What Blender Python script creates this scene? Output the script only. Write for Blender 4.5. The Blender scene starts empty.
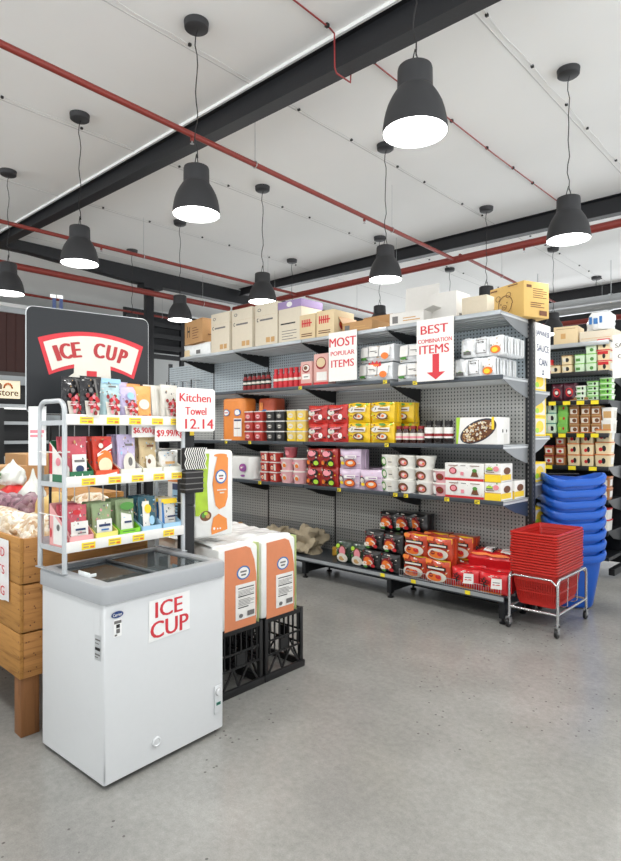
import bpy, bmesh, math, random
from mathutils import Matrix, Vector
random.seed(7)
PI = math.pi
SC = bpy.context.scene
COL = SC.collection

# ---------------------------------------------------------------- camera, world, exposure
cam = bpy.data.cameras.new('camera')
cam.sensor_fit = 'HORIZONTAL'; cam.sensor_width = 36.0
cam.lens = 36.0 * 583.0 / 621.0
cam.shift_y = 1.5 / 621.0
cam.clip_end = 200
camo = bpy.data.objects.new('camera', cam); COL.objects.link(camo)
camo.location = (0, 0, 1.6)
camo.rotation_euler = (PI / 2, 0, math.atan2(.684, .729))
SC.camera = camo

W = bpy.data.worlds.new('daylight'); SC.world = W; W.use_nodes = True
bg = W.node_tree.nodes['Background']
# even sky daylight; brighter world below the horizon added to light the ceiling
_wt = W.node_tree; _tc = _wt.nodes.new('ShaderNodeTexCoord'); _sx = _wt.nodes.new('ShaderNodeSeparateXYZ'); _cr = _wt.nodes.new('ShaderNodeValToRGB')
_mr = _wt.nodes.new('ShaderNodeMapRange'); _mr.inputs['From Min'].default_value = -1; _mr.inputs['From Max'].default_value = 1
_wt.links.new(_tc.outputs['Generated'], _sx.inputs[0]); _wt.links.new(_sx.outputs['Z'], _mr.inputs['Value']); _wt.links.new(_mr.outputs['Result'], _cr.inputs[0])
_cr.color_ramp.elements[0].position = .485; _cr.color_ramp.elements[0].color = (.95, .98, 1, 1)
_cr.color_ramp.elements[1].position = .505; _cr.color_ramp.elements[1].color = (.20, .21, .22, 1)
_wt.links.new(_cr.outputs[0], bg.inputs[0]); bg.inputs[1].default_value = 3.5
SC.view_settings.view_transform = 'Standard'
SC.view_settings.look = 'None'
SC.view_settings.exposure = 0.0
SC.view_settings.gamma = 1.0
SC.view_settings.use_curve_mapping = False
LAMP_W = 21.0          # watts of each pendant

# ---------------------------------------------------------------- materials
_mats = {}
def srgb(h):
    if isinstance(h, str):
        h = h.lstrip('#'); r = [int(h[i:i + 2], 16) / 255 for i in (0, 2, 4)]
    else:
        r = list(h)
    return tuple((v / 12.92 if v <= .04045 else ((v + .055) / 1.055) ** 2.4) for v in r) + (1,)
def M(name, col='888888', rough=.5, metal=0, var=.06, scale=30, emit=None, bump=0, trans=0, alpha=1, spec=.5, coat=0):
    """a Principled material whose tone is broken up by procedural noise"""
    if name in _mats: return _mats[name]
    m = bpy.data.materials.new(name); m.use_nodes = True
    nt = m.node_tree; b = nt.nodes['Principled BSDF']
    c = srgb(col)
    b.inputs['Roughness'].default_value = rough
    b.inputs['Metallic'].default_value = metal
    b.inputs['Specular IOR Level'].default_value = spec
    b.inputs['Coat Weight'].default_value = coat
    if trans: b.inputs['Transmission Weight'].default_value = trans
    b.inputs['Alpha'].default_value = alpha
    if emit:
        b.inputs['Emission Color'].default_value = srgb(emit[0]); b.inputs['Emission Strength'].default_value = emit[1]
    tc = nt.nodes.new('ShaderNodeTexCoord')
    nz = nt.nodes.new('ShaderNodeTexNoise'); nz.inputs['Scale'].default_value = scale; nz.inputs['Detail'].default_value = 3
    nt.links.new(tc.outputs['Object'], nz.inputs['Vector'])
    mx = nt.nodes.new('ShaderNodeMix'); mx.data_type = 'RGBA'
    mx.inputs['A'].default_value = tuple(v * (1 - var) for v in c[:3]) + (1,)
    mx.inputs['B'].default_value = tuple(min(1, v * (1 + var)) for v in c[:3]) + (1,)
    nt.links.new(nz.outputs['Fac'], mx.inputs['Factor'])
    nt.links.new(mx.outputs['Result'], b.inputs['Base Color'])
    if bump:
        bp = nt.nodes.new('ShaderNodeBump'); bp.inputs['Strength'].default_value = bump; bp.inputs['Distance'].default_value = .01
        nt.links.new(nz.outputs['Fac'], bp.inputs['Height']); nt.links.new(bp.outputs['Normal'], b.inputs['Normal'])
    _mats[name] = m
    return m

def nodes(m):
    nt = m.node_tree
    def N(t, **k):
        n = nt.nodes.new(t)
        for a, v in k.items():
            if a.startswith('i_'): n.inputs[a[2:].replace('_', ' ')].default_value = v
            else: setattr(n, a, v)
        return n
    return nt, N, nt.links.new

def ramp(N, stops):
    r = N('ShaderNodeValToRGB')
    e = r.color_ramp.elements
    e[0].position, e[0].color = stops[0][0], stops[0][1]
    e[1].position, e[1].color = stops[-1][0], stops[-1][1]
    for p, c in stops[1:-1]:
        x = e.new(p); x.color = c
    return r

def concrete():
    m = M('polished_concrete', 'a6a4a0', rough=.3)
    nt, N, L = nodes(m); b = nt.nodes['Principled BSDF']
    tc = N('ShaderNodeTexCoord')
    n1 = N('ShaderNodeTexNoise', i_Scale=1.1, i_Detail=4, i_Roughness=.55)
    n2 = N('ShaderNodeTexNoise', i_Scale=28, i_Detail=6, i_Roughness=.75)
    n3 = N('ShaderNodeTexNoise', i_Scale=170, i_Detail=2)
    n4 = N('ShaderNodeTexNoise', i_Scale=.75, i_Detail=2)
    v = N('ShaderNodeTexVoronoi', i_Scale=26)
    for n in (n1, n2, n3, n4, v): L(tc.outputs['Object'], n.inputs['Vector'])
    r1 = ramp(N, [(.3, srgb('868582')), (.5, srgb('94938f')), (.72, srgb('a2a19d'))]); L(n1.outputs['Fac'], r1.inputs[0])
    r2 = ramp(N, [(.3, (.80, .80, .80, 1)), (.7, (1.08, 1.08, 1.07, 1))]); L(n2.outputs['Fac'], r2.inputs[0])
    a = N('ShaderNodeMix', data_type='RGBA', blend_type='MULTIPLY'); a.inputs['Factor'].default_value = 1
    L(r1.outputs[0], a.inputs['A']); L(r2.outputs[0], a.inputs['B'])
    r3 = ramp(N, [(.3, (.9, .9, .9, 1)), (.7, (1.05, 1.05, 1.05, 1))]); L(n3.outputs['Fac'], r3.inputs[0])
    a2 = N('ShaderNodeMix', data_type='RGBA', blend_type='MULTIPLY'); a2.inputs['Factor'].default_value = 1
    L(a.outputs['Result'], a2.inputs['A']); L(r3.outputs[0], a2.inputs['B'])
    # small exposed pits, gathered in patches
    lt = N('ShaderNodeMath', operation='LESS_THAN'); lt.inputs[1].default_value = .17; L(v.outputs['Distance'], lt.inputs[0])
    gt = N('ShaderNodeMath', operation='GREATER_THAN'); gt.inputs[1].default_value = .52; L(n4.outputs['Fac'], gt.inputs[0])
    sp = N('ShaderNodeSeparateColor'); L(v.outputs['Color'], sp.inputs[0])
    g2 = N('ShaderNodeMath', operation='GREATER_THAN'); g2.inputs[1].default_value = .72; L(sp.outputs[0], g2.inputs[0])
    mu = N('ShaderNodeMath', operation='MULTIPLY'); L(lt.outputs[0], mu.inputs[0]); L(gt.outputs[0], mu.inputs[1])
    mu2 = N('ShaderNodeMath', operation='MULTIPLY'); L(mu.outputs[0], mu2.inputs[0]); L(g2.outputs[0], mu2.inputs[1])
    mu3 = N('ShaderNodeMath', operation='MULTIPLY'); L(mu2.outputs[0], mu3.inputs[0]); mu3.inputs[1].default_value = .75
    a3 = N('ShaderNodeMix', data_type='RGBA'); L(mu3.outputs[0], a3.inputs['Factor'])
    L(a2.outputs['Result'], a3.inputs['A']); a3.inputs['B'].default_value = srgb('4a4744')
    L(a3.outputs['Result'], b.inputs['Base Color'])
    b.inputs['Roughness'].default_value = .22
    bp = N('ShaderNodeBump', i_Strength=.06, i_Distance=.003); L(n2.outputs['Fac'], bp.inputs['Height']); L(bp.outputs['Normal'], b.inputs['Normal'])
    return m

def pegboard(name, col, hole='34383b', pitch=.034, rad=.19):
    m = M(name, col, rough=.45, metal=.1)
    nt, N, L = nodes(m); b = nt.nodes['Principled BSDF']
    tc = N('ShaderNodeTexCoord'); s = N('ShaderNodeSeparateXYZ'); L(tc.outputs['Object'], s.inputs[0])
    ds = []
    for ax, st in (('X', 1.0), ('Z', .75)):
        d = N('ShaderNodeMath', operation='DIVIDE'); L(s.outputs[ax], d.inputs[0]); d.inputs[1].default_value = pitch
        f = N('ShaderNodeMath', operation='FRACT'); L(d.outputs[0], f.inputs[0])
        g = N('ShaderNodeMath', operation='SUBTRACT'); L(f.outputs[0], g.inputs[0]); g.inputs[1].default_value = .5
        h = N('ShaderNodeMath', operation='MULTIPLY'); L(g.outputs[0], h.inputs[0]); h.inputs[1].default_value = st
        p = N('ShaderNodeMath', operation='POWER'); ab = N('ShaderNodeMath', operation='ABSOLUTE'); L(h.outputs[0], ab.inputs[0]); L(ab.outputs[0], p.inputs[0]); p.inputs[1].default_value = 2
        ds.append(p)
    a = N('ShaderNodeMath', operation='ADD'); L(ds[0].outputs[0], a.inputs[0]); L(ds[1].outputs[0], a.inputs[1])
    lt = N('ShaderNodeMath', operation='LESS_THAN'); L(a.outputs[0], lt.inputs[0]); lt.inputs[1].default_value = rad * rad
    mx = N('ShaderNodeMix', data_type='RGBA'); L(lt.outputs[0], mx.inputs['Factor'])
    mx.inputs['A'].default_value = srgb(col); mx.inputs['B'].default_value = srgb(hole)
    L(mx.outputs['Result'], b.inputs['Base Color'])
    return m

def wood(name, c1, c2, knot='5a3517', axis='X', sc=1.0):
    m = M(name, c1, rough=.65)
    nt, N, L = nodes(m); b = nt.nodes['Principled BSDF']
    tc = N('ShaderNodeTexCoord'); mp = N('ShaderNodeMapping'); L(tc.outputs['Object'], mp.inputs[0])
    mp.inputs['Scale'].default_value = {'X': (1.5 * sc, 18 * sc, 18 * sc), 'Y': (18 * sc, 1.5 * sc, 18 * sc), 'Z': (18 * sc, 18 * sc, 1.5 * sc)}[axis]
    n1 = N('ShaderNodeTexNoise', i_Scale=1.6, i_Detail=6, i_Roughness=.65, i_Distortion=.8); L(mp.outputs[0], n1.inputs['Vector'])
    r = ramp(N, [(.28, srgb(c2)), (.5, srgb(c1)), (.75, tuple(min(1, v * 1.12) for v in srgb(c1)[:3]) + (1,))]); L(n1.outputs['Fac'], r.inputs[0])
    v = N('ShaderNodeTexVoronoi', i_Scale=5.5); L(tc.outputs['Object'], v.inputs['Vector'])
    kr = ramp(N, [(.09, (1, 1, 1, 1)), (.16, (0, 0, 0, 1))]); L(v.outputs['Distance'], kr.inputs[0])
    mx = N('ShaderNodeMix', data_type='RGBA'); L(kr.outputs[0], mx.inputs['Factor']); L(r.outputs[0], mx.inputs['A']); mx.inputs['B'].default_value = srgb(knot)
    L(mx.outputs['Result'], b.inputs['Base Color'])
    return m

def lumps(name, cols, scale, bumpd=.01, rough=.5, squash=(1, 1, 1), coat=0):
    """many small pieces seen through a clear or net bag: cells of varied tone"""
    m = M(name, cols[0], rough=rough, coat=coat)
    nt, N, L = nodes(m); b = nt.nodes['Principled BSDF']
    tc = N('ShaderNodeTexCoord'); mp = N('ShaderNodeMapping'); L(tc.outputs['Object'], mp.inputs[0]); mp.inputs['Scale'].default_value = squash
    v = N('ShaderNodeTexVoronoi', i_Scale=scale); L(mp.outputs[0], v.inputs['Vector'])
    s = N('ShaderNodeSeparateColor'); L(v.outputs['Color'], s.inputs[0])
    k = len(cols)
    r = ramp(N, [(i / (k - 1), srgb(c)) for i, c in enumerate(cols)]); L(s.outputs[0], r.inputs[0])
    L(r.outputs[0], b.inputs['Base Color'])
    bp = N('ShaderNodeBump', i_Strength=1, i_Distance=bumpd); bp.invert = True
    L(v.outputs['Distance'], bp.inputs['Height']); L(bp.outputs['Normal'], b.inputs['Normal'])
    return m

# ---------------------------------------------------------------- mesh building
class MB:
    """collects geometry (several materials) and links it as ONE mesh object"""
    def __init__(s): s.v = []; s.f = []; s.mi = []; s.sm = []; s.mats = []
    def mat(s, m):
        if isinstance(m, str): m = _mats[m]
        if m not in s.mats: s.mats.append(m)
        return s.mats.index(m)
    def add(s, vs, fs, m, smooth=False, T=None):
        o = len(s.v)
        s.v += [tuple(T @ Vector(v)) for v in vs] if T is not None else [tuple(v) for v in vs]
        i = s.mat(m)
        for f in fs: s.f.append([o + k for k in f]); s.mi.append(i); s.sm.append(smooth)
        return s
    def bm(s, b, m, smooth=False, T=None):
        b.verts.ensure_lookup_table(); b.verts.index_update()
        s.add([v.co.copy() for v in b.verts], [[v.index for v in f.verts] for f in b.faces], m, smooth, T); b.free(); return s
    def box(s, x0, x1, y0, y1, z0, z1, m, bev=0, T=None, seg=2):
        b = bmesh.new(); bmesh.ops.create_cube(b, size=1)
        for v in b.verts: v.co = Vector(((x0 + x1) / 2 + v.co.x * (x1 - x0), (y0 + y1) / 2 + v.co.y * (y1 - y0), (z0 + z1) / 2 + v.co.z * (z1 - z0)))
        if bev: bmesh.ops.bevel(b, geom=b.edges[:], offset=bev, segments=seg, profile=.5, affect='EDGES')
        return s.bm(b, m, bool(bev), T)
    def tube(s, pts, r, m, n=8, closed=False, caps=True):
        pts = [Vector(p) for p in pts]; N = len(pts); rings = []
        up = None
        for i, p in enumerate(pts):
            a = pts[i - 1] if (i or closed) else p; c = pts[(i + 1) % N] if (i < N - 1 or closed) else p
            d = (c - a).normalized()
            if up is None: up = d.orthogonal().normalized()
            else:
                up = (up - d * up.dot(d))
                up = up.normalized() if up.length > 1e-6 else d.orthogonal().normalized()
            w = d.cross(up); rr = r[i] if isinstance(r, (list, tuple)) else r
            rings.append([p + (up * math.cos(2 * PI * k / n) + w * math.sin(2 * PI * k / n)) * rr for k in range(n)])
        vs = [q for R in rings for q in R]; fs = []
        for i in range(N if closed else N - 1):
            j = (i + 1) % N
            for k in range(n): fs.append((i * n + k, i * n + (k + 1) % n, j * n + (k + 1) % n, j * n + k))
        if caps and not closed: fs += [tuple(range(n))[::-1], tuple((N - 1) * n + k for k in range(n))]
        return s.add(vs, fs, m, True)
    def lathe(s, prof, m, n=24, c=(0, 0, 0), caps=True, T=None):
        vs = []; fs = []
        for r, z in prof: vs += [(c[0] + r * math.cos(2 * PI * k / n), c[1] + r * math.sin(2 * PI * k / n), c[2] + z) for k in range(n)]
        for i in range(len(prof) - 1):
            for k in range(n): fs.append((i * n + k, i * n + (k + 1) % n, (i + 1) * n + (k + 1) % n, (i + 1) * n + k))
        if caps: fs += [tuple(range(n))[::-1], tuple((len(prof) - 1) * n + k for k in range(n))]
        return s.add(vs, fs, m, True, T)
    def loft(s, loops, m, smooth=True, caps=True, T=None):
        n = len(loops[0]); vs = [p for l in loops for p in l]; fs = []
        for i in range(len(loops) - 1):
            for k in range(n): fs.append((i * n + k, i * n + (k + 1) % n, (i + 1) * n + (k + 1) % n, (i + 1) * n + k))
        if caps: fs += [tuple(range(n))[::-1], tuple((len(loops) - 1) * n + k for k in range(n))]
        return s.add(vs, fs, m, smooth, T)
    def prism(s, poly, y0, y1, m, T=None):
        """polygon in XZ extruded along Y"""
        n = len(poly); vs = [(x, y0, z) for x, z in poly] + [(x, y1, z) for x, z in poly]
        fs = [tuple(range(n)), tuple(range(n, 2 * n))[::-1]] + [(k, k + n, (k + 1) % n + n, (k + 1) % n) for k in range(n)]
        return s.add(vs, fs, m, False, T)
    # flat artwork: frame = (origin, u, v, n) with u, v the face's full width and height
    def art(s, fr, items, d0=.0006):
        O, U, V, Nn = [Vector(a) for a in fr]
        d = d0
        for it in items:
            k = it[0]; m = it[-1]
            if k == 'e':    # ellipse u v ru rv
                _, u, v, ru, rv, m = it; pp = [(u + ru * math.cos(2 * PI * i / 16), v + rv * math.sin(2 * PI * i / 16)) for i in range(16)]
            elif k == 'r':  # rect u0 u1 v0 v1
                _, a, b, c, e, m = it; pp = [(a, c), (b, c), (b, e), (a, e)]
            elif k == 'p': pp = it[1]
            elif k == 't':  # text u0 u1 v0 v1 string
                _, a, b, c, e, txt, m = it
                tv, tf = text_geo(txt)
                w_ = V.length * (e - c) / U.length * .032      # three offset strokes thicken the letters
                for q, (dx, dy) in enumerate(((0, 0), (-w_, 0), (w_, 0))):
                    s.add([O + U * (a + (b - a) * x + dx) + V * (c + (e - c) * y) + Nn * (d + .0001 * q) for x, y in tv], tf, m)
                d += .0006; continue
            s.add([O + U * p[0] + V * p[1] + Nn * d for p in pp], [tuple(range(len(pp)))], m)
            d += .0004
        return s
    def build(s, name, parent=None):
        me = bpy.data.meshes.new(name); me.from_pydata(s.v, [], s.f)
        for m in s.mats: me.materials.append(m)
        me.polygons.foreach_set('material_index', s.mi); me.polygons.foreach_set('use_smooth', s.sm)
        me.update()
        if any(s.sm): me.set_sharp_from_angle(angle=math.radians(38))
        o = bpy.data.objects.new(name, me); COL.objects.link(o)
        if parent: o.parent = parent
        return o

_txt = {}
def text_geo(t):
    """outline of a word as flat mesh, normalised to the unit square"""
    if t in _txt: return _txt[t]
    cu = bpy.data.curves.new('t', 'FONT'); cu.body = t; cu.size = 1; cu.offset = 0; cu.resolution_u = 3
    o = bpy.data.objects.new('t', cu); COL.objects.link(o)
    dg = bpy.context.evaluated_depsgraph_get(); me = bpy.data.meshes.new_from_object(o.evaluated_get(dg))
    vs = [(v.co.x, v.co.y) for v in me.vertices]; fs = [tuple(p.vertices) for p in me.polygons]
    bpy.data.objects.remove(o); bpy.data.curves.remove(cu); bpy.data.meshes.remove(me)
    x0 = min(v[0] for v in vs); x1 = max(v[0] for v in vs); y0 = min(v[1] for v in vs); y1 = max(v[1] for v in vs)
    _txt[t] = ([((x - x0) / (x1 - x0), (y - y0) / (y1 - y0)) for x, y in vs], fs)
    return _txt[t]

def tag(o, label=None, cat=None, group=None, kind=None):
    if label: o['label'] = label
    if cat: o['category'] = cat
    if group: o['group'] = group
    if kind: o['kind'] = kind
    return o
def root(name, label, cat, loc=(0, 0, 0), rz=0, group=None):
    o = bpy.data.objects.new(name, None); COL.objects.link(o); o.empty_display_size = .05
    o.location = loc; o.rotation_euler = (0, 0, rz)
    return tag(o, label, cat, group)
def place(o, loc, rz=0, label=None, cat=None, group=None):
    o.location = loc; o.rotation_euler = (0, 0, rz); return tag(o, label, cat, group)
def dup(o, loc, rz=0, label=None, group=None):
    """a copy of a thing with copies of its parts and their sub-parts"""
    r = o.copy(); COL.objects.link(r); r.location = loc; r.rotation_euler = (0, 0, rz)
    if label: r['label'] = label
    if group: r['group'] = group
    for ch in list(o.children):
        c = ch.copy(); COL.objects.link(c); c.parent = r
        for g in list(ch.children):
            d = g.copy(); COL.objects.link(d); d.parent = c
    return r
class Proto:
    """the first placing uses the source itself, every later one a copy"""
    def __init__(s, o): s.o = o; s.used = False
    def at(s, loc, rz=0, label=None, cat=None, group=None):
        if not s.used:
            s.used = True; place(s.o, loc, rz, label, cat, group)
            return s.o
        o = dup(s.o, loc, rz, label, group); 
        if cat: o['category'] = cat
        return o
def structure(mb, name, label=None):
    o = mb.build(name); o['kind'] = 'structure'
    if label: o['label'] = label
    return o
def rrect(w, d, r, n=5, z=0, cx=0, cy=0):
    """rounded rectangle loop"""
    out = []
    r = min(r, w / 2 - 1e-4, d / 2 - 1e-4)
    for qx, qy, a0 in ((1, 1, 0), (-1, 1, PI / 2), (-1, -1, PI), (1, -1, 1.5 * PI)):
        for i in range(n):
            a = a0 + PI / 2 * i / (n - 1)
            out.append((cx + qx * (w / 2 - r) + r * math.cos(a), cy + qy * (d / 2 - r) + r * math.sin(a), z))
    return out

# plain palette
for nm, c, r in (('white_card', 'e9e7e2', .55), ('off_white', 'ddd8cc', .6), ('cream', 'ead9b4', .6), ('ink_black', '1d1b1b', .6), ('ink_grey', '6d6a68', .6),
                 ('ink_red', 'c8262c', .5), ('ink_navy', '24365f', .5), ('sign_red', 'd0323c', .55), ('yellow_tag', 'f2dc2a', .5), ('ink_orange', 'e8792a', .5),
                 ('ink_green', '4d8c3a', .5), ('ink_lime', 'a9d13a', .5), ('ink_blue', '2f6fae', .5), ('ink_brown', '6e4327', .6), ('ink_pink', 'e38d97', .55),
                 ('ink_purple', '8a4a8f', .5), ('ink_tan', 'c49a62', .6), ('ink_lightblue', '9ec9e2', .55), ('ink_teal', '2c7f6b', .5), ('ink_darkred', '8f1f22', .5), ('ink_yellow', 'f4cf2b', .5)):
    M(nm, c, r)
M('black_plastic', '161617', .38, spec=.5); M('black_metal', '17181a', .4, metal=.2); M('dark_shelf', '3c4248', .4, metal=.3)
M('shelf_light', 'a9aeb1', .35, metal=.35); M('steel', 'b9bbbd', .28, metal=.85); M('grey_plastic', 'a3a7ab', .42); M('freezer_white', 'dfe1e2', .3, var=.015, coat=.2)
M('rack_grey', 'bfc3c5', .38, metal=.25, var=.02); M('red_pipe', '7f2b22', .45, var=.1); M('beam_black', '15161a', .5, var=.12, bump=.1)
M('ceiling_white', 'ececea', .7, var=.02, scale=2); M('silver_film', 'eceeef', .25, metal=.12, var=.12, scale=40, bump=.5)
M('clear_film', 'e9eceb', .22, var=.1, scale=25, bump=.6, coat=.4)
# ================================================================ the room
mb = MB(); mb.box(-16, 3.6, -7, 17, -.1, 0, concrete()); structure(mb, 'floor', 'polished grey concrete floor with fine speckles')
mb = MB(); mb.box(-16, 3.6, -7, 17, 4.9, 5.0, 'ceiling_white')
structure(mb, 'ceiling', 'flat white panelled ceiling')
M('wall_dark', '2b2c2e', .8); M('wall_pale', 'c9cbca', .7); M('shutter_brown', '4a2a25', .6, var=.1, scale=6)
mb = MB(); mb.box(-16.1, 3.6, 17, 17.1, 3.6, 4.9, 'wall_dark'); structure(mb, 'wall_back', 'dark charcoal back wall of the shop')
mb = MB(); mb.box(-16.1, -16, -7, 11.4, 0, 4.9, 'wall_pale'); structure(mb, 'wall_left', 'pale grey far left wall')
mb = MB(); mb.box(-14.12, -14.0, 1.5, 7.2, 2.95, 4.30, 'shutter_brown')
for k in range(28): mb.box(-14.0, -13.985, 1.5 + k * .2, 1.52 + k * .2, 2.95, 4.30, 'shutter_brown')
structure(mb, 'wall_bulkhead', 'dark brown cladding above the chiller cabinets')
mb = MB(); mb.box(-14.15, -13.95, 1.5, 7.2, 4.30, 4.42, 'rack_grey'); mb.box(-14.15, -13.9, 1.5, 7.2, 4.42, 4.50, 'ceiling_white')
mb.box(-14.2, -13.85, 1.5, 7.2, 2.86, 2.95, 'ink_grey'); mb.box(-14.2, -13.8, 1.5, 7.2, 2.63, 2.86, 'rack_grey')
structure(mb, 'trim_1', 'pale grey trim bands around the brown cladding')
# ceiling panel joints
for i, x in enumerate((-2.2, -4.2, -6.2, -8.15, -10.2, -12.2, -.2)):
    mb = MB(); mb.box(x - .006, x + .006, -7, 17, 4.897, 4.9, M('joint_grey', 'c9c9c7', .7)); structure(mb, 'trim_%d' % (i + 2))

# steel beams
def beam_along_x(y0, y1, x0, x1, zb0, zb1, nm, lb, th=.11):
    """y and underside height change linearly from x0 to x1; an I section"""
    mb = MB(); N = 12; loops = []
    for i in range(N + 1):
        t = i / N; x = x0 + (x1 - x0) * t; y = y0 + (y1 - y0) * t; z = zb0 + (zb1 - zb0) * t
        p = [(0, z), (th, z), (th, z + .015), (th * .62, z + .03), (th * .62, 4.88), (th, 4.89), (th, 4.9), (0, 4.9), (0, 4.89), (th * .38, 4.88), (th * .38, z + .03), (0, z + .015)]
        loops.append([(x, y + a, b) for a, b in p])
    mb.loft(loops, 'beam_black', smooth=False)
    o = mb.build(nm); return tag(o, lb, 'beam')
beam_along_x(3.73, 3.50, -1.0, -10.5, 4.585, 4.74, 'roof_beam', 'black steel roof beam nearest the camera, crossing above the front pendants', .15)
beam_along_x(8.90, 8.66, 4.0, -10.4, 4.56, 4.74, 'roof_beam', 'black steel roof beam running above the far side of the stacked cartons', .15)
beam_along_x(14.0, 14.0, 4.0, -10.4, 4.6, 4.6, 'roof_beam', 'black steel roof beam deepest in the shop, above the silver duct', .15)
mb = MB()
loops = []
for i in range(9):
    t = i / 8; y = -2 + 16.2 * t
    zb = 4.74 - .15 * max(0, min(1, (y - 3.9) / 2.4))
    a = .2
    loops.append([(-10.5, y, zb), (-10.5 - a, y, zb), (-10.5 - a, y, 4.9), (-10.5, y, 4.9)])
mb.loft(loops, 'beam_black', smooth=False)
tag(mb.build('roof_beam'), 'black steel roof beam on the left carried by the slim black column', 'beam')
mb = MB(); mb.box(-10.60, -10.48, 6.33, 6.50, 0, 4.6, 'beam_black', .008); mb.box(-10.66, -10.38, 6.22, 6.64, 4.5, 4.585, 'beam_black'); mb.box(-10.7, -10.34, 6.2, 6.66, 0, .02, 'beam_black')
tag(mb.build('steel_column'), 'slim black steel column rising beside the shelving to the left beam', 'column')
mb = MB(); mb.add([(-1, 3.705, 4.87), (-1, 3.705, 4.9), (-10.5, 3.475, 4.9), (-10.5, 3.475, 4.87), (-1, 3.73, 4.87), (-1, 3.73, 4.9), (-10.5, 3.50, 4.9), (-10.5, 3.50, 4.87)], [(0, 1, 2, 3), (4, 5, 6, 7), (0, 3, 7, 4), (1, 2, 6, 5), (0, 1, 5, 4), (3, 2, 6, 7)], 'ceiling_white')
structure(mb, 'trim_20', 'white sealing strip where the nearest beam meets the ceiling')
# ---------------- red sprinkler pipes
def pipe(pts, r, label, hang=(), heads=(), name='sprinkler_pipe', m='red_pipe', cat='pipe', group=None):
    o = root(name, label, cat, pts[0], 0, group)
    P0 = Vector(pts[0]); q = [Vector(p) - P0 for p in pts]
    mb = MB(); mb.tube(q, r, m, 10)
    ob = mb.build('pipe_run', o)
    for t in hang[::2]:
        p = q[0].lerp(q[-1], t); mb = MB()
        mb.tube([p + Vector((0, 0, r)), p + Vector((0, 0, 4.9 - P0.z - (pts[-1][2] - P0.z) * t))], .003, 'steel', 6)
        mb.tube([p + Vector((math.cos(a) * 0, math.sin(a) * 0, 0)) + Vector(((pts[-1][1] != pts[0][1]) * math.cos(a) * (r + .006), (pts[-1][1] == pts[0][1]) * math.cos(a) * (r + .006), math.sin(a) * (r + .006))) for a in [2 * PI * k / 12 for k in range(12)]], .005, 'steel', 5, closed=True)
        mb.build('hanger', o)
    for t in heads:
        p = q[0].lerp(q[-1], t); mb = MB()
        mb.lathe([(.016, -r - .03), (.016, -r)], 'red_pipe', 8, p); mb.lathe([(.02, -r - .055), (.006, -r - .05), (.006, -r - .03)], 'steel', 8, p)
        mb.build('sprinkler_head', o)
    return o
pipe([(-4.30, .3, 4.3), (-4.60, 8.15, 4.3)], .027, 'thin red sprinkler pipe crossing the upper left of the ceiling', (.12, .30, .46, .62, .78, .94), (.36, .7))
pipe([(-4.62, 8.4, 4.42), (-4.85, 13.9, 4.42)], .024, 'thin red sprinkler pipe going deeper behind the yellow pig carton', (.3, .7), ())
pipe([(-8.0, .5, 4.3), (-8.02, 8.15, 4.3)], .027, 'thin red sprinkler pipe behind the second row of pendants', (.2, .38, .56, .74, .9), (.47,))
pipe([(-9.95, 1, 4.3), (-10.05, 8.1, 4.3)], .055, 'thick red sprinkler main just under the left beam', (.3, .6, .9), ())
pipe([(-12.1, 1, 4.35), (-12.15, 10, 4.35)], .025, 'thin red sprinkler pipe farthest to the left', (.35, .55, .75), ())
pipe([(-10.0, 8.2, 4.3), (3, 8.25, 4.3)], .055, 'thick red sprinkler main running above the tops of the cartons', (.1, .2, .33, .45, .55, .63, .75), (.5,))
pipe([(-8.0, 8.4, 4.3), (-8.1, 13.9, 4.3)], .024, 'thin red sprinkler pipe running back between the farther pendants', (.3, .6), ())
pipe([(-6.2, 13.55, 4.05), (1, 13.55, 4.05)], .06, 'thick red sprinkler main below the silver duct at right', (.3, .5), ())
o = root('air_duct', 'long silver round air duct under the deepest black beam', 'duct', (-5.2, 12.0, 4.07))
mb = MB(); mb.tube([(0, 0, 0), (8, 0, 0)], .15, 'steel', 18); mb.build('duct_pipe', o)
for k in range(5):
    mb = MB(); mb.tube([(k * 1.4 + .35, 0, 0), (k * 1.4 + .41, 0, 0)], .163, 'steel', 18); mb.tube([(k * 1.4 + .38, 0, .15), (k * 1.4 + .38, 0, .8)], .008, 'steel', 6); mb.build('duct_band', o)
# ceiling cables with black cleats
def cable(x, ys, label, r=.0028, m='ink_grey', cleat=True):
    o = root('ceiling_cable', label, 'cable', (x, ys[0], 4.885))
    mb = MB(); mb.tube([(0, 0, 0)] + [(.01 * math.sin(i * 2.3), (ys[-1] - ys[0]) * i / 14, 0) for i in range(1, 14)] + [(0, ys[-1] - ys[0], 0)], r, m, 5); mb.build('wire', o)
    y = ys[0] + .35; 
    while y < ys[-1] and cleat:
        if all(abs(y - b) > .2 for b in (3.7, 8.8)):
            mb = MB(); mb.box(-.013, .013, y - ys[0] - .013, y - ys[0] + .013, -.012, .010, 'ink_black', .004); mb.build('cleat', o)
        y += .80 + .25 * math.sin(y * 3)
M('wire_white', 'cfcfcd', .6)
cable(-2.13, (3.95, 8.6), 'white ceiling cable with black cleats beside the rightmost pendant row', m='wire_white')
cable(-4.13, (1.2, 3.6), 'white ceiling cable in front of the nearest beam, beside the large left pendant', m='wire_white')
cable(-4.15, (3.9, 8.5), 'white ceiling cable with black cleats beyond the nearest beam, middle row', m='wire_white')
cable(-6.12, (1.2, 3.5), 'white ceiling cable at upper left in front of the nearest beam', m='wire_white')
cable(-6.12, (3.8, 8.5), 'white ceiling cable with black cleats above the stacked cream cartons', m='wire_white')
cable(-8.06, (3.8, 8.4), 'white ceiling cable farthest left behind the nearest beam', m='wire_white')
cable(-5.95, (9.3, 13.6), 'white ceiling cable beyond the second beam, left one', m='wire_white')
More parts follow.
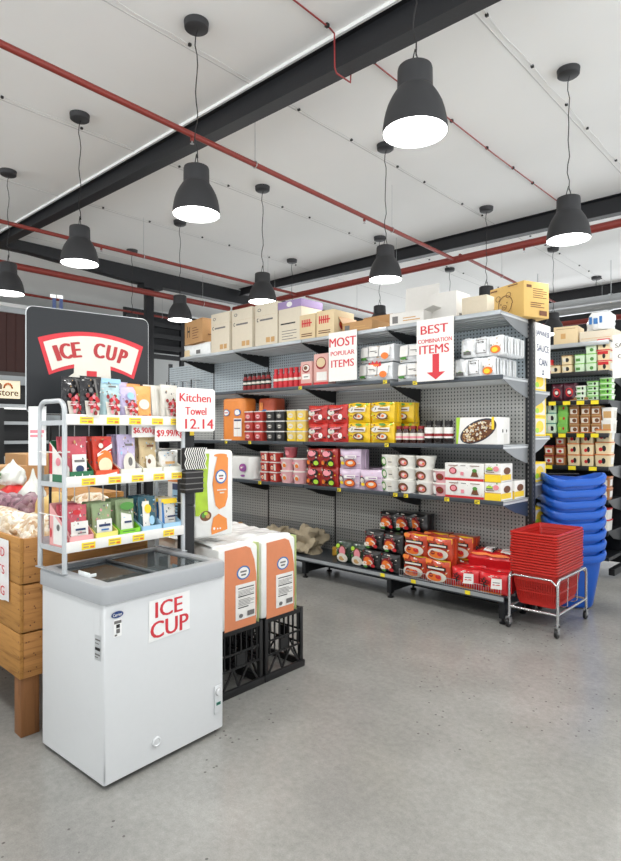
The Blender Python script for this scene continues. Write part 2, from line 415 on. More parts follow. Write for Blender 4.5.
cable(-4.0, (9.3, 13.6), 'white ceiling cable beyond the second beam, right one', m='wire_white')
M('wire_red', '8c2b2b', .5)
o = root('fire_cable', 'dark red fire alarm cable clipped across the nearest beam', 'cable', (-3.12, 2.4, 4.88))
mb = MB(); mb.tube([(0, 0, 0), (.01, .6, -.01), (.0, 1.15, -.005), (0, 1.21, -.02), (0, 1.215, -.30), (-.01, 1.25, -.325), (-.01, 1.43, -.322), (-.01, 1.44, -.2), (-.01, 1.47, 0), (-.01, 2.2, -.01), (.01, 2.97, -.01), (0, 4.1, -.01), (.01, 6.1, 0)], .007, 'wire_red', 6); mb.build('wire', o)
for y in (.5, 1.12, 1.75, 2.4, 3.1, 3.9, 4.6, 5.2):
    x = 0
    mb = MB(); mb.box(x - .016, x + .016, y - .016, y + .016, -.016, .014, 'ink_black', .005); mb.build('cleat', o)

# ---------------------------------------------------------------- pendants
M('lamp_shade', '2b2b2d', .55, var=.03); M('lamp_inside', 'e8e8e6', .5); M('diffuser', 'ffffff', .5, emit=('ffffff', 9.0))
def make_lamp():
    o = root('pendant_lamp', 'x', 'pendant lamp', (0, 0, 3.35), 0, 'dark grey pendant lamps hung in rows')
    mb = MB()
    pr = [(.190, 0), (.1895, .01), (.187, .04), (.181, .08), (.172, .12), (.159, .16), (.142, .195), (.124, .225), (.112, .243), (.108, .250), (.1035, .253), (.102, .365), (.098, .380), (.09, .384), (.0, .385)]
    inn = [(.0, .378), (.085, .377), (.098, .355), (.1, .25), (.12, .222), (.155, .158), (.183, .05), (.186, .0), (.190, 0)]
    mb.lathe(pr, 'lamp_shade', 40, caps=False); mb.lathe(inn[:-1], 'lamp_inside', 40, caps=False); mb.lathe([(.186, 0), (.190, 0)], 'lamp_shade', 40, caps=False)
    mb.build('lamp_shade', o)
    mb = MB(); mb.lathe([(0.0001, .016), (.1, .012), (.16, .014), (.184, .020)], 'diffuser', 36, caps=False); d = mb.build('diffuser', o)
    mb = MB(); mb.tube([(.012 * math.sin(i * 1.9) * (.3 + .7 * (i % 3) / 2) , .012 * math.cos(i * 1.3), .46 + i * 1.05 / 14) for i in range(15)], .0045, 'ink_black', 6)
    mb.tube([(-.03, 0, .384), (-.008, 0, .46), (0, 0, .49), (.008, 0, .46), (.03, 0, .384)], .004, 'ink_black', 6)
    mb.build('hanging_cord', o)
    l = bpy.data.lights.new('lamp_light', 'AREA'); l.shape = 'DISK'; l.size = .34; l.energy = LAMP_W; l.color = (1, .985, .96)
    q = bpy.data.objects.new('lamp_light', l); COL.objects.link(q); q.parent = o; q.location = (0, 0, -.004)
    mb = MB(); mb.lathe([(.082, 1.49), (.095, 1.50), (.100, 1.55), (.100, 1.55)], 'lamp_shade', 28); mb.build('ceiling_canopy', o)
    return o
lamp = Proto(make_lamp())
Lgrid = [(-1.889, 2.907, 'big dark pendant lamp hanging at top right, nearest the camera'),
         (-3.885, 2.797, 'dark pendant lamp hanging below the crossing of red pipe and near beam'),
         (-5.9, 2.78, 'dark pendant lamp hanging above the left edge of the ice cup board'),
         (-7.83, 2.76, 'dark pendant lamp cut by the left edge of the photo'),
         (-1.92, 5.48, 'dark pendant lamp at far right above the yellow pig carton'),
         (-3.96, 5.48, 'dark pendant lamp hanging above the small printed noodle cartons'),
         (-5.84, 5.28, 'dark pendant lamp hanging above the tall cream cartons'),
         (-7.74, 5.26, 'dark pendant lamp hanging left of the brown carton on the shelf end'),
         (-9.6, 5.5, 'dark pendant lamp half hidden behind the right edge of the ice cup board'),
         (-3.98, 8.02, 'dark pendant lamp behind the grey carton and pig carton'),
         (-5.9, 8.0, 'dark pendant lamp hanging low behind the open white carton'),
         (-7.9, 7.9, 'dark pendant lamp with its canopy seen just under the second beam'),
         (-3.98, 10.6, 'dark pendant lamp glimpsed right of the yellow pig carton'),
         (-6.0, 10.5, 'dark pendant lamp with only its canopy seen above the white carton'),
         (-4.05, 13.2, 'dark pendant lamp with a tiny canopy farthest away at right'),
         (-1.9, 8.0, 'dark pendant lamp beyond the right edge, mirrored in the floor')]
for x, y, lb in Lgrid:
    lamp.at((x, y, 3.35), 0, lb, 'pendant lamp')
for x, y in ((.1, 2.8), (.1, 5.45), (.1, .2), (-1.9, .2), (-3.9, .2), (-5.9, .2), (-9.8, 2.8)):
    lamp.at((x, y, 3.35), 0, 'dark pendant lamp of the same rows, hanging outside the photo', 'pendant lamp')
# ================================================================ long gondola shelving
M('upright_dark', '1b1d20', .4, metal=.2); M('shelf_edge', '464c52', .35, metal=.35); M('shelf_top', 'b3b7b9', .4, metal=.3)
M('bracket_black', '121315', .45); M('bracket_blue', '2c3a50', .4, metal=.2); M('bracket_grey', '7f8284', .4, metal=.2); M('shelf_under', 'c6c9ca', .45, metal=.2)  # shelf_under: paler tone stands in for light bounced onto the undersides
PX = [-2.13 - 1.14 * i for i in range(6)]          # upright positions
YB = 5.12                                            # face of the back panel
def shelf_part(par, x0, x1, y0, z, tags=(), end_right=False, yb=YB, edge='shelf_edge', th=.032, lift=.0, bk='bracket_black', yellow=True):
    """x0<x1; front edge at y0 (may lie beyond yb for the rear side)"""
    sgn = 1 if yb > y0 else -1
    mb = MB(); ya, yc = min(y0, yb), max(y0, yb)
    mb.box(x0, x1, ya, yc, z - .008, z, 'shelf_top'); mb.box(x0, x1, ya, yc, z - .03, z - .012, 'shelf_under')
    f0, f1 = (y0 - .012, y0 + .008) if sgn > 0 else (y0 - .008, y0 + .012)
    mb.box(x0, x1, f0, f1, z - th, z + .006, edge, .004)
    for k in range(1, 6):
        yy = ya + (yc - ya) * k / 6; mb.box(x0 + .01, x1 - .01, yy - .004, yy + .004, z - .036, z - .03, 'shelf_under')
    sh = mb.build('shelf', par)
    for xx, r in ((x0 + .006, 0), (x1 - .006, 1)):
        mb = MB(); T = Matrix.Translation((xx, 0, 0)) @ Matrix.Rotation(PI / 2, 4, 'Z')   # prism x->y
        L = yb - y0
        poly = [(y0 + .01 * sgn, z - .03), (yb, z - .03), (yb, z - .16), (yb - .05 * sgn, z - .165), (yb - .55 * L, z - .11), (y0 + .06 * sgn, z - .05)]
        vs = [(xx - .003, a, b) for a, b in poly] + [(xx + .003, a, b) for a, b in poly]; n = len(poly)
        mb.add(vs, [tuple(range(n)), tuple(range(n, 2 * n))[::-1]] + [(k, k + n, (k + 1) % n + n, (k + 1) % n) for k in range(n)], bk if not (r and end_right) else ('bracket_blue' if abs(z - 1.02) < .01 else 'bracket_grey'))
        mb.build('bracket', sh)
    for tx in tags:
        mb = MB(); w = .046
        yy = f0 - .0015
        mb.box(tx - w / 2, tx + w / 2, yy, yy + .0015, z - .033, z + .001, 'yellow_tag')
        mb.art(((tx - w / 2, yy, z - .033), (w, 0, 0), (0, 0, .034), (0, -1, 0)), [('r', .12, .88, .62, .82, _mats['ink_brown']), ('r', .12, .6, .2, .45, _mats['ink_black'])])
        mb.build('price_ticket', sh)
    return sh
g = root('gondola_shelving', 'long double-sided grey gondola shelving with pegboard back full of groceries', 'shelving', (PX[0], 4.6, 0))
G0 = Vector((PX[0], 4.6, 0))
class Off:   # builds in world numbers, parented with an offset
    pass
def part_world(mb, name, par, off=G0):
    mb.v = [(x - off.x, y - off.y, z - off.z) for x, y, z in mb.v]
    return mb.build(name, par)
gp = bpy.data.objects  # shorthand
PEG1 = pegboard('pegboard_blue', 'b4bec3'); PEG2 = pegboard('pegboard_grey', 'b2b2ae'); PEG3 = pegboard('pegboard_dark', '979896')
g.location = (0, 0, 0)
for i, x in enumerate(PX):
    uw = .03 if i == 0 else .012
    mb = MB(); mb.box(x - uw, x + uw, YB - (.02 if i == 0 else .004), YB + .06, .02, 2.66, 'upright_dark', .002)
    for k in range(60): mb.box(x - .006, x + .002, YB - .022 + (.016 if i else 0), YB - .019 + (.015 if i else 0), .3 + k * .039, .32 + k * .039, 'ink_grey')
    if i == 0:
        for k in range(60): mb.box(x + .0295, x + .0305, YB + .01, YB + .02, .3 + k * .039, .32 + k * .039, 'ink_grey')
    mb.build('upright', g)
    mb = MB(); mb.box(x - .05, x - .01, 4.63, YB, .06, .20, 'upright_dark'); mb.box(x - .055, x - .005, 4.62, 4.68, .045, .2, 'upright_dark', .004)
    mb.lathe([(.03, 0), (.032, .012), (.012, .018), (.012, .05)], 'black_metal', 10, (x - .03, 4.65, 0)); mb.lathe([(.03, 0), (.032, .012), (.012, .018), (.012, .07)], 'black_metal', 10, (x - .03, 5.05, 0))
    mb.build('leg', g)
for i in range(5):
    xr, xl = PX[i], PX[i + 1]
    for z0, z1, mt in ((.06, .50, PEG3), (.50, .98, PEG2), (.98, 1.46, PEG3), (1.46, 2.06, PEG2), (2.06, 2.60, PEG1)):
        mb = MB(); mb.box(xl + .012, xr - (.03 if i == 0 else .012), YB, YB + .03, z0, z1 - .004, mt); mb.build('back_panel', g)
    mb = MB(); mb.box(xl, xr, 4.60, 4.62, .185, .235, 'shelf_edge', .003); mb.box(xl, xr, 4.62, YB, .225, .235, 'shelf_edge'); mb.box(xl, xr, 4.592, 4.6, .20, .232, 'shelf_light')
    for k in range(1, 5): mb.box(xl, xr, 4.62 + k * .1 - .005, 4.62 + k * .1 + .005, .2, .225, 'shelf_under')
    b = mb.build('base_shelf', g)
    mb = MB(); mb.box(xl, xr, 5.0, 5.02, .05, .09, 'upright_dark'); mb.build('base_rail', g)
    for tx in {0: (-2.45, -3.0), 1: (-3.35,), 2: (), 3: (), 4: ()}[i]:
        mb = MB(); mb.box(tx - .025, tx + .025, 4.588, 4.59, .2, .233, 'yellow_tag'); mb.build('price_ticket', b)
shelf_tags = {(1.02, 0): (-2.36, -2.65, -3.08, -3.2), (1.02, 1): (-3.9,), (1.02, 2): (), (1.02, 3): (-5.12,), (1.02, 4): (-5.75,),
              (1.49, 0): (), (1.49, 1): (-3.3,), (1.49, 2): (), (1.49, 3): (-5.3,), (1.49, 4): (-5.75,), (2.10, 1): (-3.32,), (2.10, 2): (-4.46,), (2.10, 0): (-2.98,), (2.10, 3): (), (2.10, 4): ()}
for z in (1.02, 1.49, 2.10):
    for i in range(5):
        zz = 2.07 if (z == 2.10 and i == 0) else z
        if z == 2.10 and i == 4: continue
        shelf_part(g, PX[i + 1] + .004, PX[i] - .004, 4.60, zz, shelf_tags.get((z, i), ()), end_right=(i == 0))
for i in range(4):
    shelf_part(g, PX[i + 1] + .004, PX[i] - .004, 4.56, 2.60, (), end_right=(i == 0), edge='shelf_light')
# the side turned away: only its end bay can be seen
for z in (.30, .72, 1.14, 1.56, 1.98):
    shelf_part(g, PX[1] + .004, PX[0] - .004, 5.60, z, (), end_right=True, yb=YB + .05, bk='bracket_grey')
shelf_part(g, PX[1] + .004, PX[0] - .004, 5.55, 2.60, (), end_right=True, yb=YB + .05, edge='shelf_light')
# wire guard on the base shelf
mb = MB()
for k in range(47): mb.tube([(-2.16 - k * .022, 4.612, .235), (-2.16 - k * .022, 4.612, .30)], .0022, 'steel', 5, caps=False)
for zz in (.242, .30): mb.tube([(-2.16, 4.612, zz), (-3.175, 4.612, zz)], .003, 'steel', 6)
mb.build('wire_guard', g)

# ================================================================ goods builders (front = -Y, base centre at origin)
def face(w, h, d=0, z=0):
    """front face frame of a box of width w, height h whose front plane is y=-d/2"""
    return ((-w / 2, -d / 2, z), (w, 0, 0), (0, 0, h), (0, -1, 0))
def side(w, h, d, z=0):
    return ((w / 2, -d / 2, z), (0, d, 0), (0, 0, h), (1, 0, 0))
_ = _mats
def carton(name, w, d, h, col, front=(), right=(), tape=None, bev=.004):
    mb = MB(); mb.box(-w / 2, w / 2, -d / 2, d / 2, 0, h, col, bev)
    if tape: mb.box(-w / 2 - .0008, w / 2 + .0008, -.025, .025, h - .06, h + .001, tape)
    mb.art(face(w, h, d), front); mb.art(side(w, h, d), right)
    return mb.build(name)
def busy(seed, n, cols, u=(.05, .95), v=(.05, .95), s=.05):
    """small printed scraps: strokes, dots and panels scattered over a label"""
    rnd = random.Random(seed * 13 + 5); out = []
    for k in range(n):
        a, b = rnd.uniform(*u), rnd.uniform(*v); m = _[cols[k % len(cols)]]; t = rnd.uniform(.4, 1.3) * s
        if k % 3 == 0: out.append(('e', a, b, t, t * rnd.uniform(.5, 1), m))
        elif k % 3 == 1: out.append(('r', max(0, a - t * 1.2), min(1, a + t * 1.2), max(0, b - t * .3), min(1, b + t * .3), m))
        else: out.append(('p', [(min(1, max(0, a + t * 1.5 * math.cos(q + k))), min(1, max(0, b + t * math.sin(q * 1.0 + k)))) for q in (0, 1.9, 3.6)], m))
    return out
def pack(name, w, d, h, col, art=(), side_art=(), puff=.016, crimp=True, seed=0):
    """a soft plastic multipack: puffed front and back, pinched corners"""
    rnd = random.Random(seed)
    mb = MB(); nx, nz = 8, 7; 
    def pt(u, v, s):
        e = (1 - abs(2 * u - 1) ** 3.2) * (1 - abs(2 * v - 1) ** 3.2)
        y = s * (d / 2 - .018 + (puff + .018) * e ** .45 + .004 * math.sin(9 * u + 5 * v + seed))
        return ((u - .5) * w * (1 - .03 * (1 - abs(2 * v - 1))), y, v * h + .004 * math.sin(7 * u + seed) * v)
    for s in (-1, 1):
        vs = [pt(i / nx, j / nz, s) for j in range(nz + 1) for i in range(nx + 1)]
        fs = []
        for j in range(nz):
            for i in range(nx):
                a = j * (nx + 1) + i; q = (a, a + 1, a + nx + 2, a + nx + 1); fs.append(q if s < 0 else q[::-1])
        mb.add(vs, fs, col, True)
    # side walls joining both skins
    ring = [(i / nx, 0) for i in range(nx)] + [(1, j / nz) for j in range(nz)] + [(1 - i / nx, 1) for i in range(nx)] + [(0, 1 - j / nz) for j in range(nz)]
    n = len(ring); vs = [pt(u, v, -1) for u, v in ring] + [pt(u, v, 1) for u, v in ring]
    mb.add(vs, [(k, k + n, (k + 1) % n + n, (k + 1) % n) for k in range(n)], col, True)
    if crimp:
        for s in (-1, 1): mb.box(s * (w / 2 + .004) - .006, s * (w / 2 + .004) + .006, -.002, .002, .01, h - .01, col)
    # artwork follows the puffed skin
    def warp(fr_art, s=-1):
        tmp = MB(); tmp.art(((0, 0, 0), (1, 0, 0), (0, 0, 1), (0, -1, 0)), fr_art, d0=.0022)
        for (x, y, z) in tmp.v:
            u, v = min(1, max(0, x)), min(1, max(0, z)); p = pt(u, v, -1)
            mb.v.append((p[0], p[1] + y * 1.6, p[2]))
        o = len(mb.v) - len(tmp.v)
        for f, mi, sm in zip(tmp.f, tmp.mi, tmp.sm):
            mb.f.append([o + k for k in f]); mb.mi.append(mb.mat(tmp.mats[mi])); mb.sm.append(False)
    warp(art)
    if side_art: mb.art(side(w * .985, h, d * .8), side_art, d0=.004)
    return mb.build(name)
def bottle(name, r, h, body, cap, label=None, neck=.45, label_z=(.25, .62), art_m=None):
    o = root(name, 'x', 'bottle')
    mb = MB(); mb.lathe([(r * .9, 0), (r, .006), (r, h * .62), (r * .9, h * .70), (r * neck, h * .80), (r * neck, h * .86)], body, 18); mb.build('body', o)
    mb = MB(); mb.lathe([(r * (neck + .1), h * .83), (r * (neck + .12), h * .84), (r * (neck + .1), h), (r * .3, h)], cap, 16); mb.build('cap', o)
    if label:
        mb = MB(); mb.lathe([(r * 1.012, h * label_z[0]), (r * 1.012, h * label_z[1])], label, 18, caps=False)
        if art_m: mb.lathe([(r * 1.02, h * (label_z[0] + .08)), (r * 1.02, h * (label_z[0] + .2))], art_m, 18, caps=False)
        mb.build('label', o)
    return o
def tub(name, w, d, h, col, lid, art=(), taper=.86, lid_h=.012, r=.02, lip=.006, label_m=None, up=True):
    """rectangular or round food tub with a lid; wider at the top"""
    o = root(name, 'x', 'food tub')
    mb = MB(); N = 5
    mb.loft([rrect(w * taper, d * taper, r, N, 0), rrect(w * taper, d * taper, r, N, .004), rrect(w, d, r, N, h - lid_h)], col)
    fr = ((-w * taper * .46, -d * (taper) / 2 - .0008, h * .06), (w * taper * .92, 0, 0), (0, -d * (1 - taper) / 2 * .86, h * .80), (0, -1, 0))
    mb.art(fr, art, d0=.0012)
    rr = ((w * taper / 2 + .0008, -d * taper * .42, h * .06), (0, d * taper * .84, 0), (w * (1 - taper) / 2 * .86, 0, h * .80), (1, 0, 0))
    if label_m: mb.art(rr, [('r', .12, .88, .15, .85, label_m)], d0=.0012)
    mb.build('body', o)
    mb = MB(); mb.loft([rrect(w + lip, d + lip, r, N, h - lid_h), rrect(w + lip, d + lip, r, N, h - .002), rrect(w, d, r, N, h)], lid)
    mb.build('lid', o)
    return o
def pouch(name, w, h, col, art=(), t=.035, top=None, lean=0):
    """stand-up bag: fat foot, flat sealed top"""
    mb = MB(); nz = 9; loops = []
    for j in range(nz + 1):
        v = j / nz; th = t * (1 - v) ** .55 * (.55 + .45 * min(1, (v + .08) * 5)) + .002; ww = w * (1 - .05 * math.sin(PI * v))
        loops.append([(ww / 2 * math.copysign(abs(math.cos(a)) ** .6, math.cos(a)), th * math.copysign(abs(math.sin(a)) ** .9, math.sin(a)) + lean * v, v * h) for a in [2 * PI * k / 20 for k in range(20)]])
    mb.loft(loops, col)
    def fy(v):
        v = min(1, max(0, v)); return -(t * (1 - v) ** .55 * (.55 + .45 * min(1, (v + .08) * 5)) + .002) + lean * v
    tmp = MB(); tmp.art(((-w / 2, 0, 0), (w, 0, 0), (0, 0, h), (0, -1, 0)), art, d0=.002)
    o0 = len(mb.v)
    for x, y, z in tmp.v:
        c = abs(2 * x / w); mb.v.append((x * .95, fy(z / h) * (1 - .55 * c ** 4) + y * 1.4 - .001, z))
    for f, mi in zip(tmp.f, tmp.mi): mb.f.append([o0 + k for k in f]); mb.mi.append(mb.mat(tmp.mats[mi])); mb.sm.append(False)
    if top: mb.box(-w / 2 * .97, w / 2 * .97, lean - .003, lean + .003, h - .014, h + .002, top)
    return mb.build(name)
def berries(cx, cy, s, m=('ink_darkred', 'ink_red', 'ink_brown', 'ink_darkred', 'ink_pink')):
    out = []
    rnd = random.Random(3)
    for k in range(12):
        out.append(('e', cx + rnd.uniform(-.9, .9) * s, cy + rnd.uniform(-.5, .5) * s, s * .27, s * .17, _[m[k % len(m)]]))
    return out
def bars(u0, u1, v0, v1, n, m, fill=.5):
    return [('r', u0, u1 - (u1 - u0) * .25 * ((k * 7) % 3 == 1), v0 + (v1 - v0) * k / n, v0 + (v1 - v0) * (k + fill) / n, _[m]) for k in range(n)]
COLW = {2: ('left', 'right'), 3: ('left', 'middle', 'right'), 4: ('leftmost', 'second from left', 'third from left', 'rightmost')}
def cw(i, n): return COLW.get(n, ['leftmost'] + ['%s from left' % q for q in ('second', 'third', 'fourth', 'fifth', 'sixth', 'seventh', 'eighth')][:max(0, n - 2)] + ['rightmost'])[i]
ROWW = {1: [''], 2: ['lower', 'upper'], 3: ['bottom', 'middle', 'top'], 4: ['bottom', 'second', 'third', 'top']}
def grid(proto, cols, heights, h, y, z, desc, where, group, cat, jit=.004, counts=None, rz=0, dz=0):
    """place one copy per cell; cols are x centres; heights = rows per column"""
    rnd = random.Random(len(desc)); n = len(cols)
    for i, x in enumerate(cols):
        hh = heights[i] if isinstance(heights, (list, tuple)) else heights
        for k in range(hh):
            r = ROWW.get(hh, None); rw = r[k] if r else ['bottom', 'second', 'third', 'fourth', 'top'][k]
            pos = ((rw + ' one') if hh > 1 else 'one') + ((', ' + cw(i, n) + ' column' if hh > 1 else ', ' + cw(i, n)) if n > 1 else '')
            lb = '%s, %s%s' % (desc, pos if (hh > 1 or n > 1) else '', (' ' + where) if where else '')
            proto.at((x + rnd.uniform(-jit, jit), y + rnd.uniform(-jit, jit) - 0, z + k * h + .001), rz + rnd.uniform(-.02, .02), ' '.join(lb.split()).replace(' ,', ','), cat, group)
# ================================================================ goods on the gondola, top shelf
M('kraft', 'b98f60', .75, var=.05); M('kraft_light', 'd8c39c', .75, var=.04); M('kraft_pale', 'd9cfbb', .75, var=.04); M('carton_yellow', 'dbb46a', .7, var=.04); M('box_white', 'd9d6d0', .7, var=.03)
M('box_beige', 'cbbfa9', .75, var=.04); M('tape', 'c9a876', .3)
T0 = 2.602
o = pack('plastic_sack', .62, .36, .17, 'clear_film', [('r', .05, .3, .1, .6, _['kraft_light']), ('r', .55, .7, .2, .5, _['ink_grey'])], seed=2)
place(o, (-6.42, 4.80, T0), -.03, 'clear plastic wrapped sack lying under a brown carton on top of shelf', 'sack')
o = carton('cardboard_carton', .52, .40, .31, 'kraft', [('r', .16, .19, .3, .8, _['ink_black']), ('r', .19, .28, .52, .6, _['ink_black']), ('r', .28, .31, .3, .75, _['ink_black'])] + bars(.45, .8, .2, .75, 5, 'ink_brown', .3), [('r', .2, .8, .3, .34, _['ink_brown'])], 'tape')
place(o, (-6.46, 4.82, T0 + .185), -.16, 'brown cardboard carton sitting on a plastic sack at shelf far left', 'carton')
cfront = [('e', .13, .63, .05, .045, _['ink_black']), ('e', .145, .63, .035, .03, _['kraft_pale']), ('r', .22, .8, .60, .64, _['ink_grey']), ('r', .5, .68, .08, .2, _['ink_tan']), ('r', .72, .88, .08, .2, _['ink_tan']), ('e', .2, .86, .08, .04, _['ink_grey']), ('e', .2, .86, .05, .025, _['kraft_pale']), ('r', .03, .97, .72, .722, _['ink_tan'])]
pr = Proto(carton('cardboard_carton', .375, .36, .50, 'kraft_pale', cfront, [('r', .0, 1, .72, .725, _['ink_tan']), ('r', .2, .5, .2, .4, _['ink_grey'])]))
for i, (x, t) in enumerate(((-5.86, 'leftmost'), (-5.45, 'middle'), (-5.03, 'rightmost'))):
    pr.at((x, 4.76 + .01 * i, T0), .02 * (i - 1), 'tall cream cardboard carton, %s of the three in a row' % t, 'carton', 'tall cream cartons on the top shelf')
o = root('storage_box', 'cream carton with a purple lid beside the tall cream cartons', 'carton', (-4.635, 4.77, T0), 0)
mb = MB(); mb.box(-.18, .18, -.17, .17, 0, .40, 'kraft_pale', .004); mb.art(face(.36, .40, .34), bars(.15, .8, .1, .4, 4, 'ink_grey', .25) + [('r', .1, .75, .52, .56, _['ink_black'])]); mb.build('body', o)
M('lid_purple', '9b86b3', .6); mb = MB(); mb.box(-.186, .186, -.176, .176, .385, .47, 'lid_purple', .005); mb.art(face(.372, .085, .352, .385), [('e', .5, .5, .12, .35, _['white_card'])]); mb.build('lid', o)
nart = [('r', .06, .94, .08, .3, _['kraft_pale']), ('r', .12, .8, .12, .16, _['ink_brown']), ('r', .12, .8, .2, .24, _['ink_brown']), ('t', .1, .85, .52, .8, 'NOODLE', _['ink_red'])]
nart = [('r', .12, .8, .12, .16, _['ink_brown']), ('r', .12, .8, .2, .24, _['ink_brown'])] + [('r', .15 + .12 * k, .22 + .12 * k, .5, .8, _['ink_red']) for k in range(5)] + [('r', .15, .8, .62, .67, _['ink_red'])]
sart = [('e', .55, .45, .3, .22, _['ink_red']), ('e', .5, .5, .2, .12, _['ink_orange']), ('e', .7, .4, .1, .1, _['ink_darkred'])]
pr = Proto(carton('noodle_carton', .235, .35, .27, 'kraft_light', nart, sart))
pr.at((-4.34, 4.75, T0), 0, 'small cream noodle carton with red print, left of a pair', 'carton', 'small red printed noodle cartons')
pr.at((-4.065, 4.72, T0), .05, 'small cream noodle carton with red picture on its side, right of a pair', 'carton', 'small red printed noodle cartons')
def open_box(name, w, d, h, col, label, loc, rz, fl, ins='kraft'):
    o = root(name, label, 'carton', loc, rz)
    mb = MB(); t = .005
    mb.box(-w / 2, w / 2, -d / 2, d / 2, 0, t, col); mb.box(-w / 2, w / 2, -d / 2, -d / 2 + t, t, h, col); mb.box(-w / 2, w / 2, d / 2 - t, d / 2, t, h, col)
    mb.box(-w / 2, -w / 2 + t, -d / 2 + t, d / 2 - t, t, h, col); mb.box(w / 2 - t, w / 2, -d / 2 + t, d / 2 - t, t, h, col)
    mb.art(face(w, h, d), [('r', .08, .25, .2, .75, _['ink_grey'])] + bars(.4, .9, .3, .7, 2, 'ink_tan', .4)); mb.build('body', o)
    for (sx, sy, L, ang) in fl:
        mb = MB()
        if sy:
            T = Matrix.Translation((0, sy * d / 2, h)) @ Matrix.Rotation(-sy * ang, 4, 'X'); mb.box(-w / 2, w / 2, -.0025, .0025, 0, L, col, T=T)
        else:
            T = Matrix.Translation((sx * w / 2, 0, h)) @ Matrix.Rotation(sx * ang, 4, 'Y'); mb.box(-.0025, .0025, -d / 2, d / 2, 0, L, col, T=T)
        mb.build('flap', o)
    return o
open_box('cardboard_tray', .38, .30, .12, 'kraft', 'low open brown cardboard tray between noodle cartons and open white carton', (-3.70, 4.78, T0), .0, ((0, 1, .12, .5), (-1, 0, .1, .6)))
open_box('open_carton', .36, .28, .12, 'box_white', 'open white carton with one big flap standing up', (-3.08, 4.72, T0), .06, ((0, 1, .30, .1), (0, -1, .001, 0), (1, 0, .10, 1.3)))
M('carton_brownish', 'c4a27c', .75)
place(carton('cardboard_carton', .16, .22, .15, 'kraft_light', bars(.1, .9, .3, .6, 2, 'ink_tan')), (-2.98, 5.02, T0), 0, 'small tan carton tucked behind the open white carton', 'carton')
place(carton('cardboard_carton', .28, .26, .285, 'box_white', [('r', .7, .9, .05, .1, _['ink_grey'])], [('r', .2, .6, .1, .3, _['ink_grey'])]), (-2.79, 4.885, T0), 0, 'plain white carton with a closed top above the best combination sign', 'carton')
place(carton('cardboard_carton', .235, .14, .165, 'box_beige', [], []), (-2.405, 4.69, T0), 0, 'plain beige carton between the white carton and the yellow pig carton', 'carton')
# carton with a pig outline
mb = MB(); w, d, h = .41, .30, .31
mb.box(-w, 0, 0, d, 0, h, 'carton_yellow', .004)
fr = ((-w, 0, 0), (w, 0, 0), (0, 0, h), (0, -1, 0)); K = _['ink_brown']
def ring(cx, cy, rx, ry, t, m, col, n=24, a0=0, a1=2 * PI):
    out = []
    for k in range(n):
        a = a0 + (a1 - a0) * k / n; b = a0 + (a1 - a0) * (k + 1) / n
        out.append(('p', [(cx + rx * math.cos(a), cy + ry * math.sin(a)), (cx + rx * math.cos(b), cy + ry * math.sin(b)), (cx + (rx - t) * math.cos(b), cy + (ry - t) * math.sin(b)), (cx + (rx - t) * math.cos(a), cy + (ry - t) * math.sin(a))], m))
    return out
pig = ring(.48, .44, .21, .27, .018, K, None) + ring(.47, .36, .075, .075, .015, K, None, 14) + [('e', .445, .36, .012, .025, K), ('e', .495, .36, .012, .025, K), ('e', .38, .46, .015, .025, K), ('e', .56, .48, .015, .025, K)]
pig += ring(.30, .64, .075, .085, .015, K, None, 12) + ring(.62, .68, .075, .085, .015, K, None, 12) + ring(.34, .2, .07, .06, .013, K, None, 10)
pig += [('r', .1, .3, .86, .9, K), ('r', .62, .9, .9, .93, K)]
mb.art(fr, pig, d0=.001)
mb.art(((0, 0, 0), (0, d, 0), (0, 0, h), (1, 0, 0)), [('r', .1, .3, .82, .9, K)] + bars(.35, .9, .55, .85, 5, 'ink_brown', .35) + bars(.25, .8, .28, .45, 3, 'ink_brown', .4) + [('r', .6, .9, .06, .2, K)], d0=.001)
o = mb.build('cardboard_carton'); place(o, (-2.10, 4.93, T0), math.radians(-21), 'yellow cardboard carton with a pig outline at the shelf end', 'carton')

# ---------------------------------------------------------------- fourth shelf
S4 = 2.102
for n_, cap, body, lab, xs, ds in (('black', 'ink_black', 'ink_darkred', 'ink_black', [-5.53 + .083 * k for k in range(6)], 'dark sauce bottle with black cap'), ('red', 'ink_red', 'sign_red', 'ink_red', [-4.98 + .084 * k for k in range(6)], 'red sauce bottle with red cap')):
    pr = Proto(bottle('sauce_bottle', .034, .215 if n_ == 'black' else .235, body, cap, lab, .62, (.3, .62), 'off_white'))
    for k, x in enumerate(xs):
        pr.at((x, 4.72, S4), 0, '%s, %s of six under the tall cartons' % (ds, cw(k, 6)), 'bottle', ds.replace('bottle', 'bottles') + 's on the fourth shelf')
        if True: pass
bart = [('r', 0, 1, .0, .12, _['ink_red']), ('e', .5, .72, .36, .18, _['ink_darkred']), ('e', .5, .74, .3, .13, _['off_white']), ('e', .45, .74, .17, .08, _['ink_brown']), ('r', .15, .85, .28, .5, _['white_card']), ('r', .3, .7, .36, .40, _['ink_grey'])]
M('box_pink', 'd9a9a0', .55)
o = carton('soup_box', .165, .12, .27, 'box_pink', bart); place(o, (-4.41, 4.69, S4), 0, 'pink printed soup box with bowl picture, left of the most popular sign', 'food box')
o = carton('soup_box', .21, .12, .34, 'box_pink', [('r', 0, 1, 0, .1, _['ink_red']), ('e', .5, .70, .36, .2, _['ink_darkred']), ('e', .5, .72, .3, .15, _['kraft_light']), ('r', .2, .9, .15, .42, _['white_card'])])
place(o, (-4.20, 4.70, S4), 0, 'taller pink printed soup box partly behind the most popular sign', 'food box')
